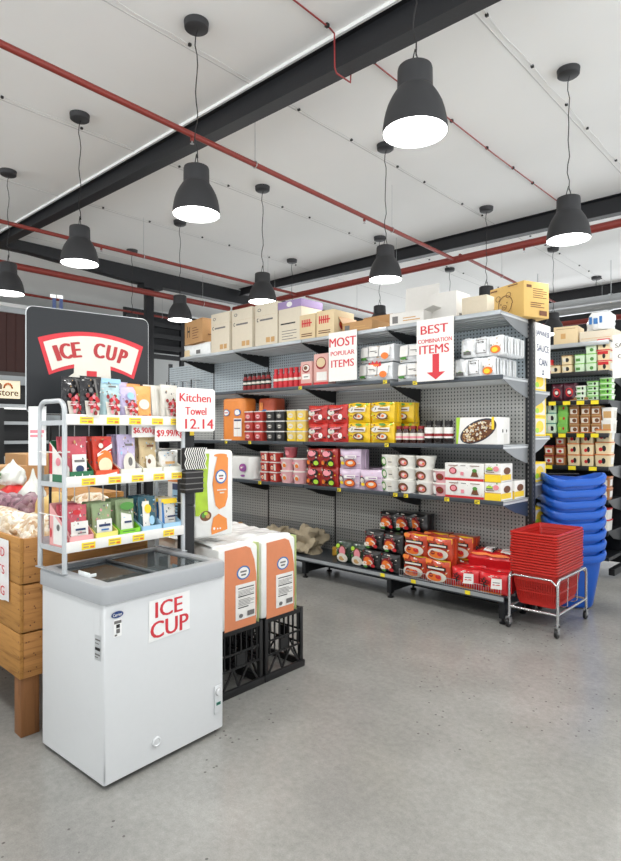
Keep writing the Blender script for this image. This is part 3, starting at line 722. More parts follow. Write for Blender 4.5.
# silver packs
sil = [('r', .1, .9, .1, .9, _['white_card']), ('r', .2, .8, .55, .85, _['box_white']), ('r', .3, .7, .65, .7, _['ink_grey'])]
pw, ph, pd = .128, .165, .045
s_a = Proto(pack('noodle_pouch', pw, pd, ph, 'silver_film', busy(21, 10, ('ink_grey', 'ink_tan'), s=.06) + [('r', .12, .88, .45, .9, _['white_card']), ('e', .5, .28, .36, .2, _['ink_orange']), ('e', .48, .26, .2, .12, _['ink_yellow'])], [('r', .2, .8, .1, .9, _['ink_grey'])], .01, seed=3))
s_b = Proto(pack('noodle_pouch', pw, pd, ph, 'silver_film', busy(22, 12, ('ink_grey', 'white_card'), s=.05) + [('r', .12, .88, .15, .18, _['ink_grey']), ('r', .12, .88, .85, .88, _['ink_grey']), ('r', .12, .15, .15, .88, _['ink_grey']), ('r', .85, .88, .15, .88, _['ink_grey']), ('r', .25, .7, .7, .74, _['ink_grey'])], [('r', .2, .8, .1, .9, _['white_card'])], .01, seed=4))
s_c = Proto(pack('noodle_pouch', pw, pd, ph, 'silver_film', [('r', .1, .9, .3, .9, _['off_white']), ('r', .2, .75, .12, .3, _['ink_grey']), ('e', .5, .25, .2, .08, _['ink_green'])], [('r', .2, .8, .1, .9, _['ink_grey'])], .01, seed=5))
GS = 'silver noodle pouches at the right end of the fourth shelf'
for r_, x0 in ((0, -2.60), (1, -2.53)):
    rw = ('lower', 'upper')[r_]
    for k, (pp, nm) in enumerate(((s_c, 'beige printed'), (s_b, 'plain white'), (s_a, 'orange pictured'))):
        pp.at((x0 + .128 * (k + .5), 4.65, 2.072 + r_ * .175), 0, '%s silver noodle pouch, %s row at right shelf end' % (nm, rw), 'noodle pouch', GS)
    for k in range(6):
        (s_c if k == 0 else (s_b if k % 2 else s_a)).at((x0 + .32 + .045 * (r_ == 0) * 0, 4.71 + .062 * k, 2.072 + r_ * .175), .0, 'silver noodle pouch queued behind the %s row, %s from the front' % (rw, ('first', 'second', 'third', 'fourth', 'fifth', 'sixth')[k]), 'noodle pouch', GS)
bsil = pack('noodle_multipack', .40, .30, .165, 'silver_film', busy(23, 22, ('ink_grey', 'white_card', 'ink_tan'), s=.035) + [('r', .04, .31, .28, .31, _['ink_grey']), ('r', .33, .63, .28, .31, _['ink_grey']), ('r', .65, .95, .28, .31, _['ink_grey'])] + [('r', .05, .3, .3, .9, _['white_card']), ('r', .34, .62, .3, .9, _['white_card']), ('r', .66, .94, .3, .9, _['white_card']), ('e', .17, .2, .1, .08, _['ink_green']), ('e', .82, .3, .1, .2, _['ink_orange']), ('r', .38, .58, .6, .64, _['ink_grey'])], (), .02, seed=6)
bp_ = Proto(bsil)
for x, nm in ((-3.49, 'beneath the gap between the signs'), (-3.02, 'partly behind the best combination sign')):
    for k, rw in ((0, 'lower'), (1, 'upper')):
        bp_.at((x + .02 * k, 4.80, S4 - (.03 if x > -3.2 else 0) + .012 + k * .178), .0, 'long silver film multipack, %s one, %s' % (rw, nm), 'noodle multipack', 'long silver multipacks between the two signs')
mb = MB(); crown = [(.0, .25), (.08, .8), (.22, .5), (.32, .95), (.5, .6), (.68, .95), (.78, .5), (.92, .8), (1, .25), (.8, 0), (.2, 0)]
vs = []
mb.prism([((u - .5) * .16, v * .07) for u, v in crown], -.002, .002, 'sign_red'); mb.art(((-.05, -.002, .012), (.1, 0, 0), (0, 0, .025), (0, -1, 0)), [('r', 0, 1, 0, .8, _['ink_orange'])])
place(mb.build('crown_label'), (-3.47, 4.622, 2.235), 0, 'small red and orange crown shaped label on the silver multipacks', 'label')
# ---------------------------------------------------------------- signs on the shelf
def sign(name, w, h, lines, label, loc, rz, cat='sign', col='white_card', extra=None, corner=.0, th=.003, cm='sign_red', tilt=0):
    """lines: (u0,u1,v0,v1,text,material)"""
    o = root(name, label, cat, loc, rz); mb = MB()
    poly = [(p[0], p[1] + h / 2) for p in rrect(w, h, max(corner, .0005), 5)]
    mb.prism(poly, -th / 2, th / 2, col); mb.build('board', o)
    for a, b, c, d, t, m in lines:
        mb = MB(); mb.art(face(w, h, th), [('t', a, b, c, d, t, _[m])], d0=.0012); mb.build('lettering', o)
    if extra: mb = MB(); mb.art(face(w, h, th), extra, d0=.0012); mb.build('arrow', o)
    return o
sign('price_sign', .37, .50, [(.03, .97, .70, .88, 'MOST', 'sign_red'), (.08, .92, .52, .61, 'POPULAR', 'sign_red'), (.1, .9, .28, .43, 'ITEMS', 'sign_red')], 'white card sign reading MOST POPULAR ITEMS clipped to the upper shelf', (-3.805, 4.53, 2.12), .0)
sign('price_sign', .375, .555, [(.12, .85, .76, .90, 'BEST', 'sign_red'), (.04, .96, .615, .68, 'COMBINATION', 'sign_red'), (.08, .88, .44, .58, 'ITEMS', 'sign_red')], 'white card sign reading BEST COMBINATION ITEMS with a red arrow', (-2.737, 4.53, 2.055), .0,
     extra=[('p', [(.44, .43), (.62, .43), (.62, .14), (.78, .14), (.53, .02), (.28, .14), (.44, .14)], _['sign_red'])])
sign('price_sign', .35, .49, [(.05, .95, .74, .87, 'JAPANESE', 'ink_navy'), (.10, .90, .48, .61, 'SAUCE', 'ink_navy'), (.22, .78, .22, .35, 'CAN', 'ink_navy')], 'white card sign reading JAPANESE SAUCE CAN on the end of the long shelving', (-2.112, 5.375, 2.10), PI / 2,
     extra=[('p', [(.5, .1), (.42, .05), (.58, .05)], _['ink_navy']), ('r', .46, .54, .1, .14, _['ink_navy'])])

# ---------------------------------------------------------------- third shelf
S3 = 1.492
M('towel_orange', 'e58a3e', .45); M('towel_red', 'c65a3b', .45); M('plastic_white', 'e6e6e2', .35, var=.05, scale=18, bump=.3, coat=.3)
def roll_pack(name, w, d, h, col, art, rolls=2, seed=0):
    """kitchen towels under film: two columns of rolls bulge on the front"""
    mb = MB(); n = 40; loops = []
    def prof(a):
        c, s_ = math.cos(a), math.sin(a)
        x = w / 2 * math.copysign(abs(c) ** .35, c); y = d / 2 * math.copysign(abs(s_) ** .45, s_)
        y *= 1 + .07 * math.cos(2 * PI * rolls * x / w + (PI if rolls % 2 == 0 else 0)) - .04
        return x, y
    for v, k in ((0, .9), (.01, .97), (.05, 1), (.5, 1.0), (.93, 1), (.98, .97), (1, .88)):
        loops.append([(prof(2 * PI * i / n)[0] * k, prof(2 * PI * i / n)[1] * k, v * h) for i in range(n)])
    mb.loft(loops, col)
    for z in (.5,):
        pass
    def fy(x): 
        y = d / 2 * (1 - abs(2 * x / w) ** 6) ** .3 if abs(2 * x / w) < .99 else d / 4
        return -y * (1.03 + .07 * math.cos(2 * PI * rolls * x / w + (PI if rolls % 2 == 0 else 0)) - .04)
    tmp = MB(); tmp.art(((-w / 2, 0, 0), (w, 0, 0), (0, 0, h), (0, -1, 0)), art, d0=.003); o0 = len(mb.v)
    for x, y, z in tmp.v: mb.v.append((x * .97, min(fy(x), -d / 2 * .93) + y - .003, z))
    for f, mi in zip(tmp.f, tmp.mi): mb.f.append([o0 + k for k in f]); mb.mi.append(mb.mat(tmp.mats[mi])); mb.sm.append(False)
    return mb.build(name)
logo = [('e', .28, .66, .13, .08, _['ink_blue']), ('e', .28, .66, .105, .063, _['white_card']), ('r', .2, .36, .65, .67, _['sign_red'])]
o = roll_pack('kitchen_towel_pack', .44, .26, .53, 'towel_orange', logo + [('e', .78, .66, .13, .08, _['ink_blue']), ('e', .78, .66, .1, .06, _['white_card']), ('r', .62, .95, .1, .52, _['white_card']), ('r', .64, .93, .46, .5, _['ink_navy']), ('r', .66, .9, .28, .3, _['ink_grey'])] + [('r', .0, .5, .0, .03, _['white_card'])])
place(o, (-5.72, 4.78, S3), 0, 'bright orange kitchen towel pack standing on the third shelf', 'kitchen towel pack')
o = roll_pack('kitchen_towel_pack', .30, .24, .52, 'towel_red', [('e', .5, .66, .2, .08, _['ink_blue']), ('e', .5, .66, .16, .06, _['white_card']), ('r', .2, .4, .1, .9, _['towel_orange'])])
place(o, (-5.28, 4.93, S3), 0, 'darker reddish kitchen towel pack behind the red noodle tubs', 'kitchen towel pack')
def cup_art(c1, c2): return busy(3, 10, (c1, 'off_white', c2), s=.08) + [('r', .0, 1, .0, .25, _[c1]), ('e', .5, .5, .34, .3, _[c2]), ('e', .5, .48, .22, .17, _['off_white']), ('r', .3, .7, .42, .52, _[c1])]
M('tub_red', 'b3392f', .4); M('tub_black', '232324', .4); M('tub_yellow', 'e2c766', .4); M('lid_clear', 'd9d8d4', .3, coat=.3); M('tub_pink', 'd9a7ab', .45); M('tub_white', 'e8e6df', .45)
for nm, xs, c, c1, c2, hts in (('red', [-5.375, -5.20], 'tub_red', 'ink_darkred', 'ink_pink', 3), ('black', [-4.99, -4.83], 'tub_black', 'ink_black', 'ink_grey', 3), ('yellow', [-4.645, -4.49], 'tub_yellow', 'ink_yellow', 'off_white', 3)):
    pr = Proto(tub('noodle_tub', .145, .14, .118, c, 'lid_clear', cup_art(c1, c2)))
    grid(pr, xs, hts, .119, 4.69, S3, '%s instant noodle tub' % nm, 'on third shelf', '%s noodle tubs on the third shelf' % nm, 'noodle tub')
def face_pack(c, a, b, e, seed):
    return busy(seed, 26, ('ink_black', 'ink_darkred', 'off_white', 'ink_orange'), s=.055) + [('e', .30, .62, .22, .16, _['ink_black']), ('e', .32, .58, .19, .15, _[a]), ('e', .62, .34, .24, .19, _[b]), ('e', .62, .34, .17, .12, _['ink_darkred']), ('e', .78, .36, .09, .14, _['white_card']), ('p', [(.25, .75), (.8, .82), (.85, .72), (.3, .62)], _['ink_black']), ('p', [(.28, .74), (.78, .80), (.8, .74), (.3, .65)], _[e]), ('e', .2, .3, .1, .1, _['ink_black']), ('e', .2, .3, .07, .07, _['off_white'])]
pr = Proto(pack('noodle_multipack', .275, .15, .195, M('film_red', 'c5302a', .3, var=.1, coat=.3), face_pack('', 'off_white', 'ink_pink', 'ink_pink', 1), (), .015, seed=1))
grid(pr, [-4.245, -3.965], 2, .196, 4.70, S3, 'red film noodle multipack', 'on third shelf', 'red noodle multipacks on the third shelf', 'noodle multipack')
yp = busy(2, 22, ('ink_orange', 'off_white', 'ink_brown', 'ink_lime'), s=.045) + [('e', .30, .66, .2, .15, _['off_white']), ('e', .22, .68, .1, .1, _['ink_black']), ('e', .21, .66, .07, .08, _['off_white']), ('e', .6, .3, .25, .17, _['ink_brown']), ('e', .6, .32, .2, .13, _['off_white']), ('e', .6, .32, .1, .07, _['ink_orange']), ('p', [(.35, .72), (.9, .78), (.9, .56), (.38, .54)], _['off_white']), ('r', .42, .85, .62, .68, _['ink_brown']), ('e', .6, .9, .14, .06, _['ink_green'])]
pr = Proto(pack('noodle_multipack', .28, .15, .20, M('film_yellow', 'ebc21d', .3, var=.08, coat=.3), yp, (), .015, seed=5))
grid(pr, [-3.675, -3.385], 2, .20, 4.70, S3, 'yellow film noodle multipack', 'on third shelf', 'yellow noodle multipacks on the third shelf', 'noodle multipack')
o = pr.at((-3.30, 4.88, S3 + .2), .1, 'yellow film noodle multipack leaning behind the upper right yellow one', 'noodle multipack', 'yellow noodle multipacks on the third shelf')
pr.at((-3.31, 4.90, S3), .05, 'yellow film noodle multipack standing behind the lower right yellow one', 'noodle multipack', 'yellow noodle multipacks on the third shelf')
M('sauce_dark', '3b1d17', .25, coat=.4)
pr = Proto(bottle('sauce_jar', .037, .165, 'sauce_dark', 'ink_darkred', 'off_white', .75, (.22, .6), 'ink_pink'))
for k, x in enumerate((-3.215, -3.135, -3.055, -2.975)):
    pr.at((x, 4.68, S3), 0, 'small dark sauce jar with white label, %s of four' % cw(k, 4), 'jar', 'small dark sauce jars on the third shelf')
M('jar_black', '1e1413', .25, coat=.4)
pr = Proto(bottle('sauce_jar', .045, .21, 'jar_black', 'ink_black', 'white_card', .7, (.25, .72), 'ink_darkred'))
for k, x in enumerate((-2.89, -2.79, -2.69)):
    pr.at((x, 4.69, S3), 0, 'tall black capped sauce jar beside platter box, %s of three' % cw(k, 3), 'jar', 'tall dark sauce jars on the third shelf')
rnd = random.Random(5)
dish = [('p', [(.0, .0), (.0, 1), (.10, 1), (.04, 0)], _['ink_lime'])]
def tilt(cu, cv, ru, rv, a0, m):
    return ('p', [(min(.98, max(0, cu + ru * math.cos(t) * math.cos(a0) - rv * math.sin(t) * math.sin(a0))), min(.99, max(0.0, cv + (ru * math.cos(t) * math.sin(a0) + rv * math.sin(t) * math.cos(a0)) * 1.64))) for t in [2 * PI * k / 28 for k in range(28)]], m)
dish += [tilt(.54, .49, .47, .235, .42, M('plate_navy', '2d3440', .4)), tilt(.54, .48, .43, .205, .42, _['ink_brown'])]
for k in range(150):
    a = rnd.uniform(0, 2 * PI); r = math.sqrt(rnd.random()); x, y = .39 * r * math.cos(a), .175 * r * math.sin(a)
    dish.append(('e', .54 + x * math.cos(.42) - y * math.sin(.42), .48 + (x * math.sin(.42) + y * math.cos(.42)) * 1.64, .022, .03, _[('off_white', 'ink_tan', 'cream', 'kraft', 'cream', 'ink_brown', 'off_white')[k % 7]]))
dish.append(('r', .94, 1, .55, 1, _['ink_yellow']))
o = carton('platter_box', .385, .24, .235, 'white_card', dish, [('e', .42, .5, .05, .07, _['ink_black']), ('e', .72, .5, .04, .06, _['ink_black']), ('r', .5, .8, .05, .4, _['box_white'])])
place(o, (-2.405, 4.78, S3), 0, 'large white box pictured with a platter of food on a dark dish', 'food box')
M('box_green_pale', 'bcd2a4', .5)

# ---------------------------------------------------------------- second shelf
S2 = 1.022
o = roll_pack('toilet_roll_pack', .62, .34, .28, 'plastic_white', [('e', .70, .50, .09, .18, _['ink_purple']), ('e', .70, .50, .07, .14, M('logo_magenta', 'b45a9a', .5)), ('r', .65, .75, .47, .54, _['white_card']), ('e', .7, .15, .05, .05, _['ink_purple'])], rolls=4)
place(o, (-5.62, 4.82, S2), 0, 'white toilet roll pack with a purple round logo', 'toilet roll pack')
o = roll_pack('toilet_roll_pack', .60, .34, .29, 'plastic_white', [('e', .30, .50, .09, .16, _['ink_lightblue'])], rolls=4)
place(o, (-6.30, 4.84, S2), 0, 'white toilet roll pack half hidden behind the tall kitchen towels', 'toilet roll pack')
pr = Proto(tub('noodle_tub', .13, .13, .115, 'tub_red', 'lid_clear', [('e', .4, .5, .3, .35, _['ink_darkred']), ('e', .4, .45, .22, .25, _['off_white']), ('e', .42, .45, .14, .15, _['ink_orange']), ('r', .7, 1, .1, .9, _['off_white'])]))
grid(pr, [-5.09, -4.935], 3, .116, 4.68, S2, 'small red and white noodle bowl', 'on second shelf', 'small red noodle bowls on the second shelf', 'noodle bowl')
pr2 = Proto(tub('noodle_tub', .185, .18, .14, 'tub_pink', 'tub_white', [('e', .55, .5, .3, .32, _['off_white']), ('e', .58, .42, .2, .2, _['ink_orange']), ('r', .1, .4, .6, .8, _['ink_pink'])], .8, r=.09))
grid(pr2, [-4.755, -4.555], 2, .141, 4.70, S2, 'pink and white cup noodle', 'on second shelf', 'pink cup noodles on the second shelf', 'cup noodle')
M('cup_rose', 'b5545c', .4)
o = tub('noodle_tub', .15, .15, .12, 'cup_rose', 'ink_pink', [('e', .5, .5, .3, .3, _['ink_pink'])], .82, r=.07); place(o, (-4.76, 4.75, S2 + .284), 0, 'dark rose cup noodle alone on top of the pink cups', 'cup noodle')
pr = Proto(pack('noodle_multipack', .215, .16, .20, M('film_crimson', 'a3261f', .3, var=.15, coat=.3), busy(6, 30, ('ink_orange', 'ink_black', 'ink_yellow', 'off_white'), s=.06) + [('e', .5, .72, .38, .2, _['ink_black']), ('e', .45, .74, .26, .16, _['ink_pink']), ('e', .4, .5, .3, .14, _['ink_darkred']), ('e', .72, .25, .2, .2, _['ink_black']), ('e', .74, .22, .14, .12, _['ink_lime']), ('e', .2, .25, .12, .12, _['ink_orange'])], (), .014, seed=8))
grid(pr, [-4.28, -4.06], 2, .20, 4.70, S2, 'crimson and black noodle multipack', 'on second shelf', 'crimson noodle multipacks on the second shelf', 'noodle multipack')
lil = busy(4, 22, ('ink_purple', 'white_card', 'ink_pink', 'ink_grey'), s=.045) + [('e', .2, .55, .12, .12, _['ink_black']), ('e', .2, .5, .1, .12, _['off_white']), ('e', .62, .3, .26, .2, _['ink_darkred']), ('e', .62, .3, .22, .16, _['ink_orange']), ('e', .62, .32, .12, .08, _['off_white']), ('r', .36, .9, .55, .7, _['white_card']), ('r', .42, .85, .6, .64, _['ink_purple']), ('e', .25, .3, .1, .09, _['ink_yellow'])]
pr = Proto(pack('noodle_multipack', .27, .17, .20, M('film_lilac', 'd3bfd3', .3, var=.08, coat=.3), lil, (), .015, seed=9))
G = 'lilac noodle multipacks on the second shelf'
pr.at((-3.80, 4.71, S2), 0, 'lilac noodle multipack, lower left of the three on second shelf', 'noodle multipack', G)
pr.at((-3.52, 4.70, S2), .02, 'lilac noodle multipack, lower right of the three on second shelf', 'noodle multipack', G)
pr.at((-3.80, 4.72, S2 + .20), .03, 'lilac noodle multipack stacked on top of the other two', 'noodle multipack', G)
pr.at((-3.60, 4.93, S2 + .01), .03, 'lilac noodle multipack standing at the back behind the front ones', 'noodle multipack', G)
bowl_b = Proto(tub('noodle_bowl', .185, .18, .118, 'tub_white', 'tub_white', [('e', .45, .5, .42, .45, _['ink_brown']), ('e', .48, .45, .26, .26, _['ink_pink']), ('e', .45, .5, .12, .14, _['off_white']), ('e', .6, .4, .1, .1, _['ink_orange'])], .78, r=.085))
bowl_g = Proto(tub('noodle_bowl', .185, .18, .118, 'tub_white', 'tub_white', [('e', .2, .5, .22, .46, _['ink_green']), ('e', .22, .5, .15, .3, _['off_white']), ('r', .55, .95, .1, .9, _['off_white']), ('r', .6, .9, .4, .5, _['ink_grey'])], .78, r=.085))
bowl_p = Proto(tub('noodle_bowl', .18, .18, .118, 'tub_pink', 'tub_white', [('e', .55, .5, .3, .34, _['ink_darkred']), ('e', .55, .5, .2, .2, _['ink_brown']), ('r', .05, .25, .1, .9, _['white_card'])], .78, r=.085))
grid(bowl_g, [-3.325], 3, .119, 4.71, S2, 'white noodle bowl with green print, leftmost bowl stack', '', 'green printed noodle bowls', 'noodle bowl')
grid(bowl_b, [-3.13, -2.935], 3, .119, 4.71, S2, 'white noodle bowl with brown dish print', 'bowls', 'brown printed noodle bowls', 'noodle bowl')
grid(bowl_p, [-2.745], 2, .119, 4.70, S2, 'pink noodle bowl beside the white and red trays', '', 'pink noodle bowls', 'noodle bowl')
ta = busy(5, 12, ('ink_tan', 'ink_pink', 'ink_grey'), v=(.2, .95), s=.02) + [('r', 0, 1, 0, .14, _['ink_red']), ('e', .22, .55, .1, .2, _['ink_darkred']), ('e', .22, .55, .07, .14, _['ink_pink']), ('r', .1, .35, .84, .88, _['ink_brown']), ('r', .42, .55, .84, .88, _['ink_grey']), ('r', .66, .9, .84, .88, _['ink_brown']), ('r', .42, .5, .3, .5, _['ink_pink']), ('p', [(.68, .25), (.88, .25), (.82, .6), (.74, .6)], _['ink_brown']), ('e', .78, .6, .06, .1, _['ink_green'])]
pr = Proto(carton('soup_tray', .37, .24, .152, 'white_card', ta, [('r', 0, 1, .45, .5, _['ink_tan']), ('r', 0, 1, 0, .14, _['ink_red'])]))
pr.at((-2.50, 4.745, S2), 0, 'white tray pack with red base band, lower of two', 'food tray pack', 'white and red tray packs'); pr.at((-2.51, 4.75, S2 + .153), .02, 'white tray pack with red base band, upper of two', 'food tray pack', 'white and red tray packs')
ya = busy(15, 14, ('ink_green', 'ink_tan', 'ink_grey', 'ink_orange'), v=(.45, .95), s=.05) + [('r', 0, 1, 0, .40, _['ink_yellow']), ('r', .0, 1, .40, .44, _['ink_tan']), ('e', .3, .7, .2, .1, _['ink_lime']), ('e', .7, .72, .18, .14, _['ink_pink']), ('r', .1, .5, .62, .66, _['ink_navy']), ('r', .1, .6, .52, .56, _['ink_brown'])]
pr = Proto(carton('custard_tub', .145, .22, .155, 'white_card', ya, [('r', 0, .85, .1, .4, _['ink_yellow']), ('e', .5, .6, .3, .2, _['ink_brown'])]))
G = 'white and yellow tub packs at the right end'
pr.at((-2.235, 4.735, S2), 0, 'white and yellow tub pack at front, lower of two', 'food tub', G); pr.at((-2.235, 4.735, S2 + .156), 0, 'white and yellow tub pack at front, upper of two', 'food tub', G)
pr.at((-2.225, 4.975, S2), 0, 'white and yellow tub pack at the back of the second shelf end', 'food tub', G)

# ---------------------------------------------------------------- base shelf
S1 = .237
M('film_black', '1c1b1c', .28, var=.2, coat=.4); M('film_forest', '1f3325', .3, coat=.4)
gn = busy(9, 14, ('ink_green', 'off_white', 'ink_black'), s=.045) + [('e', .2, .8, .13, .1, _['ink_lime']), ('e', .5, .62, .25, .22, _['ink_brown']), ('e', .5, .55, .2, .24, _['ink_pink']), ('e', .5, .25, .34, .22, _['off_white']), ('e', .5, .22, .2, .12, _['ink_tan'])]
pr = Proto(pack('noodle_multipack', .20, .14, .215, 'film_forest', gn, (), .014, seed=11))
G = 'green and black noodle packs on the base shelf'
pr.at((-3.925, 4.75, S1), .1, 'dark green noodle pack with portrait print, left of two', 'noodle multipack', G)
pr.at((-3.715, 4.74, S1), .05, 'dark green noodle pack with portrait print, right of two', 'noodle multipack', G)
bk = busy(8, 24, ('ink_grey', 'ink_darkred', 'off_white', 'ink_black'), s=.05) + [('e', .45, .5, .32, .28, _['ink_darkred']), ('e', .42, .45, .24, .22, _['ink_orange']), ('e', .55, .4, .16, .14, _['off_white']), ('e', .25, .3, .16, .12, _['off_white']), ('e', .7, .25, .12, .1, _['ink_red']), ('r', .2, .7, .82, .86, _['ink_grey']), ('e', .3, .15, .1, .06, _['ink_green'])]
pr = Proto(pack('noodle_multipack', .225, .15, .185, 'film_black', bk, (), .016, seed=12))
G = 'black noodle multipacks piled on the base shelf'
for x, y, k, rz, lb in ((-3.525, 4.71, 0, .02, 'bottom row left'), (-3.29, 4.70, 0, -.02, 'bottom row right'), (-3.53, 4.75, 1, .05, 'middle row left'), (-3.28, 4.73, 1, .0, 'middle row right'), (-3.45, 4.90, 2, .04, 'top row left'), (-3.30, 4.94, 2, .1, 'top row middle'), (-3.16, 4.98, 2, -.08, 'top row right')):
    pr.at((x, y, S1 + .186 * k), rz, 'black film noodle multipack in the pile, %s' % lb, 'noodle multipack', G)
for k, x, lb in ((0, -3.42, 'supporting the bottom back left'), (1, -3.42, 'supporting the middle back left'), (0, -3.18, 'supporting the bottom back right'), (1, -3.18, 'supporting the middle back right')):
    pr.at((x, 4.93, S1 + .186 * k), 0, 'black film noodle multipack in the pile, %s' % lb, 'noodle multipack', G)
og = [('r', .0, 1, .75, 1, _['ink_yellow'])] + busy(10, 28, ('ink_darkred', 'ink_yellow', 'off_white', 'ink_brown'), s=.055) + [('r', .0, .3, .85, 1, _['ink_orange']), ('r', .1, .9, .58, .74, _['ink_black']), ('r', .16, .84, .62, .70, _['off_white']), ('e', .5, .3, .42, .26, _['off_white']), ('e', .45, .26, .3, .17, _['ink_orange']), ('e', .62, .32, .12, .1, _['ink_red']), ('e', .3, .35, .1, .1, _['ink_darkred'])]
pr = Proto(pack('noodle_multipack', .245, .15, .20, M('film_orange', 'c84524', .3, var=.12, coat=.3), og, (), .016, seed=13))
G = 'orange and yellow noodle multipacks on the base shelf'
for x, y, k, rz, lb in ((-3.035, 4.73, 0, .06, 'bottom left'), (-2.775, 4.71, 0, .04, 'bottom right'), (-3.03, 4.74, 1, .04, 'top left'), (-2.77, 4.73, 1, .05, 'top right'), (-2.93, 4.93, 1, .1, 'back left on top'), (-2.66, 4.93, 1, -.05, 'back right on top'), (-2.93, 4.93, 0, .0, 'back left underneath'), (-2.66, 4.93, 0, .02, 'back right underneath')):
    pr.at((x, y, S1 + .201 * k), rz, 'orange noodle multipack with yellow top, %s' % lb, 'noodle multipack', G)
try: text_geo('辛'); HZ = '辛'
except Exception: HZ = 'X'
rd = busy(11, 16, ('ink_darkred', 'off_white', 'ink_orange'), s=.04) + [('t', .1, .42, .3, .78, HZ, _['ink_black']), ('r', .52, .88, .32, .84, _['white_card']), ('r', .58, .82, .5, .55, _['ink_red']), ('r', .58, .82, .62, .66, _['ink_grey']), ('e', .5, .08, .4, .06, _['ink_orange'])]
pr = Proto(pack('noodle_multipack', .255, .16, .165, M('film_bright_red', 'd2232a', .28, var=.08, coat=.4), rd, (), .018, seed=14))
G = 'bright red noodle multipacks on the base shelf'
for x, y, z, rz, lb in ((-2.505, 4.71, 0, .03, 'front left'), (-2.245, 4.71, 0, .0, 'front right'), (-2.53, 4.90, .0, .05, 'back left'), (-2.27, 4.90, .0, -.02, 'back right')):
    pr.at((x, y, S1 + z), rz, 'bright red noodle multipack with black character, %s' % lb, 'noodle multipack', G)
for x, lb in ((-2.44, 'left'), (-2.28, 'right')):
    q = pr.at((x, 4.86, S1 + .175), 0, 'bright red noodle multipack lying flat on the others, %s one' % lb, 'noodle multipack', G)
    q.rotation_euler = (-1.2, 0, .08); q.location.z = S1 + .185; q.location.y = 4.84
# cardboard and sacks at the far left of the base shelf
def blob(name, w, d, h, m, seed=0, n=3, pinch=0, rough=.12):
    """soft bag: sphere flattened at the foot and made lumpy"""
    b = bmesh.new(); bmesh.ops.create_icosphere(b, subdivisions=n, radius=1)
    from mathutils import noise
    for v in b.verts:
        c = v.co.copy(); k = 1 + rough * noise.noise(c * 2.2 + Vector((seed * 7.1, 0, 0))) * 2 + rough * .5 * noise.noise(c * 6 + Vector((seed, 3, 0)))
        c = Vector((math.copysign(abs(c.x) ** .8, c.x), math.copysign(abs(c.y) ** .8, c.y), c.z)) * k
        z = max(-.55, c.z)
        if pinch and z > .35: t = (z - .35) / .65; c.x *= 1 - .8 * min(1, t) ** .7; c.y *= 1 - .8 * min(1, t) ** .7; z += t * pinch
        v.co = Vector((c.x * w / 2, c.y * d / 2, (z + .55) / 1.55 * h))
    mb = MB(); mb.bm(b, m, True); return mb
M('jute', 'a3967e', .85, var=.12, scale=60, bump=.5)
o = root('kraft_sack', 'crumpled beige sack with a black and white tag at base shelf left end', 'sack', (-4.62, 4.83, S1), .1)
mb = blob('s', .46, .34, .27, 'jute', 4, 4, 0, .3); mb.build('bag', o)
mb = MB(); mb.box(-.13, .0, -.185, -.165, .08, .22, 'ink_black', .004); mb.box(-.09, -.01, -.189, -.18, .11, .18, 'white_card'); mb.build('tag', o)
place(blob('s', .44, .34, .21, 'jute', 9, 4, 0, .3).build('kraft_sack'), (-5.12, 4.86, S1), 0, 'crumpled beige sack lying lower, left of the tagged sack', 'sack')
open_box('cardboard_tray', .46, .36, .13, 'kraft', 'open brown cardboard tray on the base shelf behind the kitchen towels', (-5.62, 4.82, S1), .05, ((0, -1, .08, 1.0), (-1, 0, .08, .9)))
o = pack('snack_bag', .24, .12, .09, M('film_mustard', 'b38a2e', .4), [], (), .01); place(o, (-4.12, 4.92, S1), .1, 'flat mustard yellow packet lying behind the green noodle packs', 'packet')
# goods at the end of the far side
yl = [('e', .3, .6, .2, .2, _['ink_yellow']), ('e', .7, .4, .22, .2, _['off_white']), ('e', .6, .75, .14, .12, _['ink_orange'])]
pr = Proto(carton('food_carton', .22, .30, .18, 'ink_yellow', yl, [('r', .1, .9, .1, .9, _['off_white']), ('e', .5, .5, .3, .3, _['ink_yellow']), ('e', .3, .3, .15, .14, _['ink_lime'])]))
G = 'yellow and white cartons on the far side of the shelving'
for z, n_, sh in ((1.98, 1, 'highest'), (1.56, 2, 'middle'), (1.14, 1, 'lower'), (.72, 1, 'lowest')):
    for k in range(n_):
        pr.at((-2.26, 5.40, z + .001 + .181 * k), 0, 'yellow and white carton beyond the end upright, %s shelf%s' % (sh, ', on top' if k else ''), 'food carton', G)
# ================================================================ chest freezer
FC = Vector((-2.7495, 1.5915, 0)); FA = math.radians(3.3)
def floc(x, y, z=0):
    return (FC.x + x * math.cos(FA) - y * math.sin(FA), FC.y + x * math.sin(FA) + y * math.cos(FA), z)
fz = root('chest_freezer', 'white chest freezer with grey rim, glass lids and an ICE CUP notice', 'freezer', tuple(FC), FA)
hx, hy = .2915, .3485
M('liner', '75797a', .45); M('gasket', '2b2d2f', .5)
mb = MB()
mb.box(hx - .05, hx, -hy, hy, .03, .845, 'freezer_white', .006); mb.box(-hx, -hx + .05, -hy, hy, .03, .845, 'freezer_white', .006)
mb.box(-hx + .04, hx - .04, -hy, -hy + .05, .03, .845, 'freezer_white'); mb.box(-hx + .04, hx - .04, hy - .05, hy, .03, .845, 'freezer_white')
mb.box(-hx, hx, -hy, hy, .025, .12, 'freezer_white', .006)
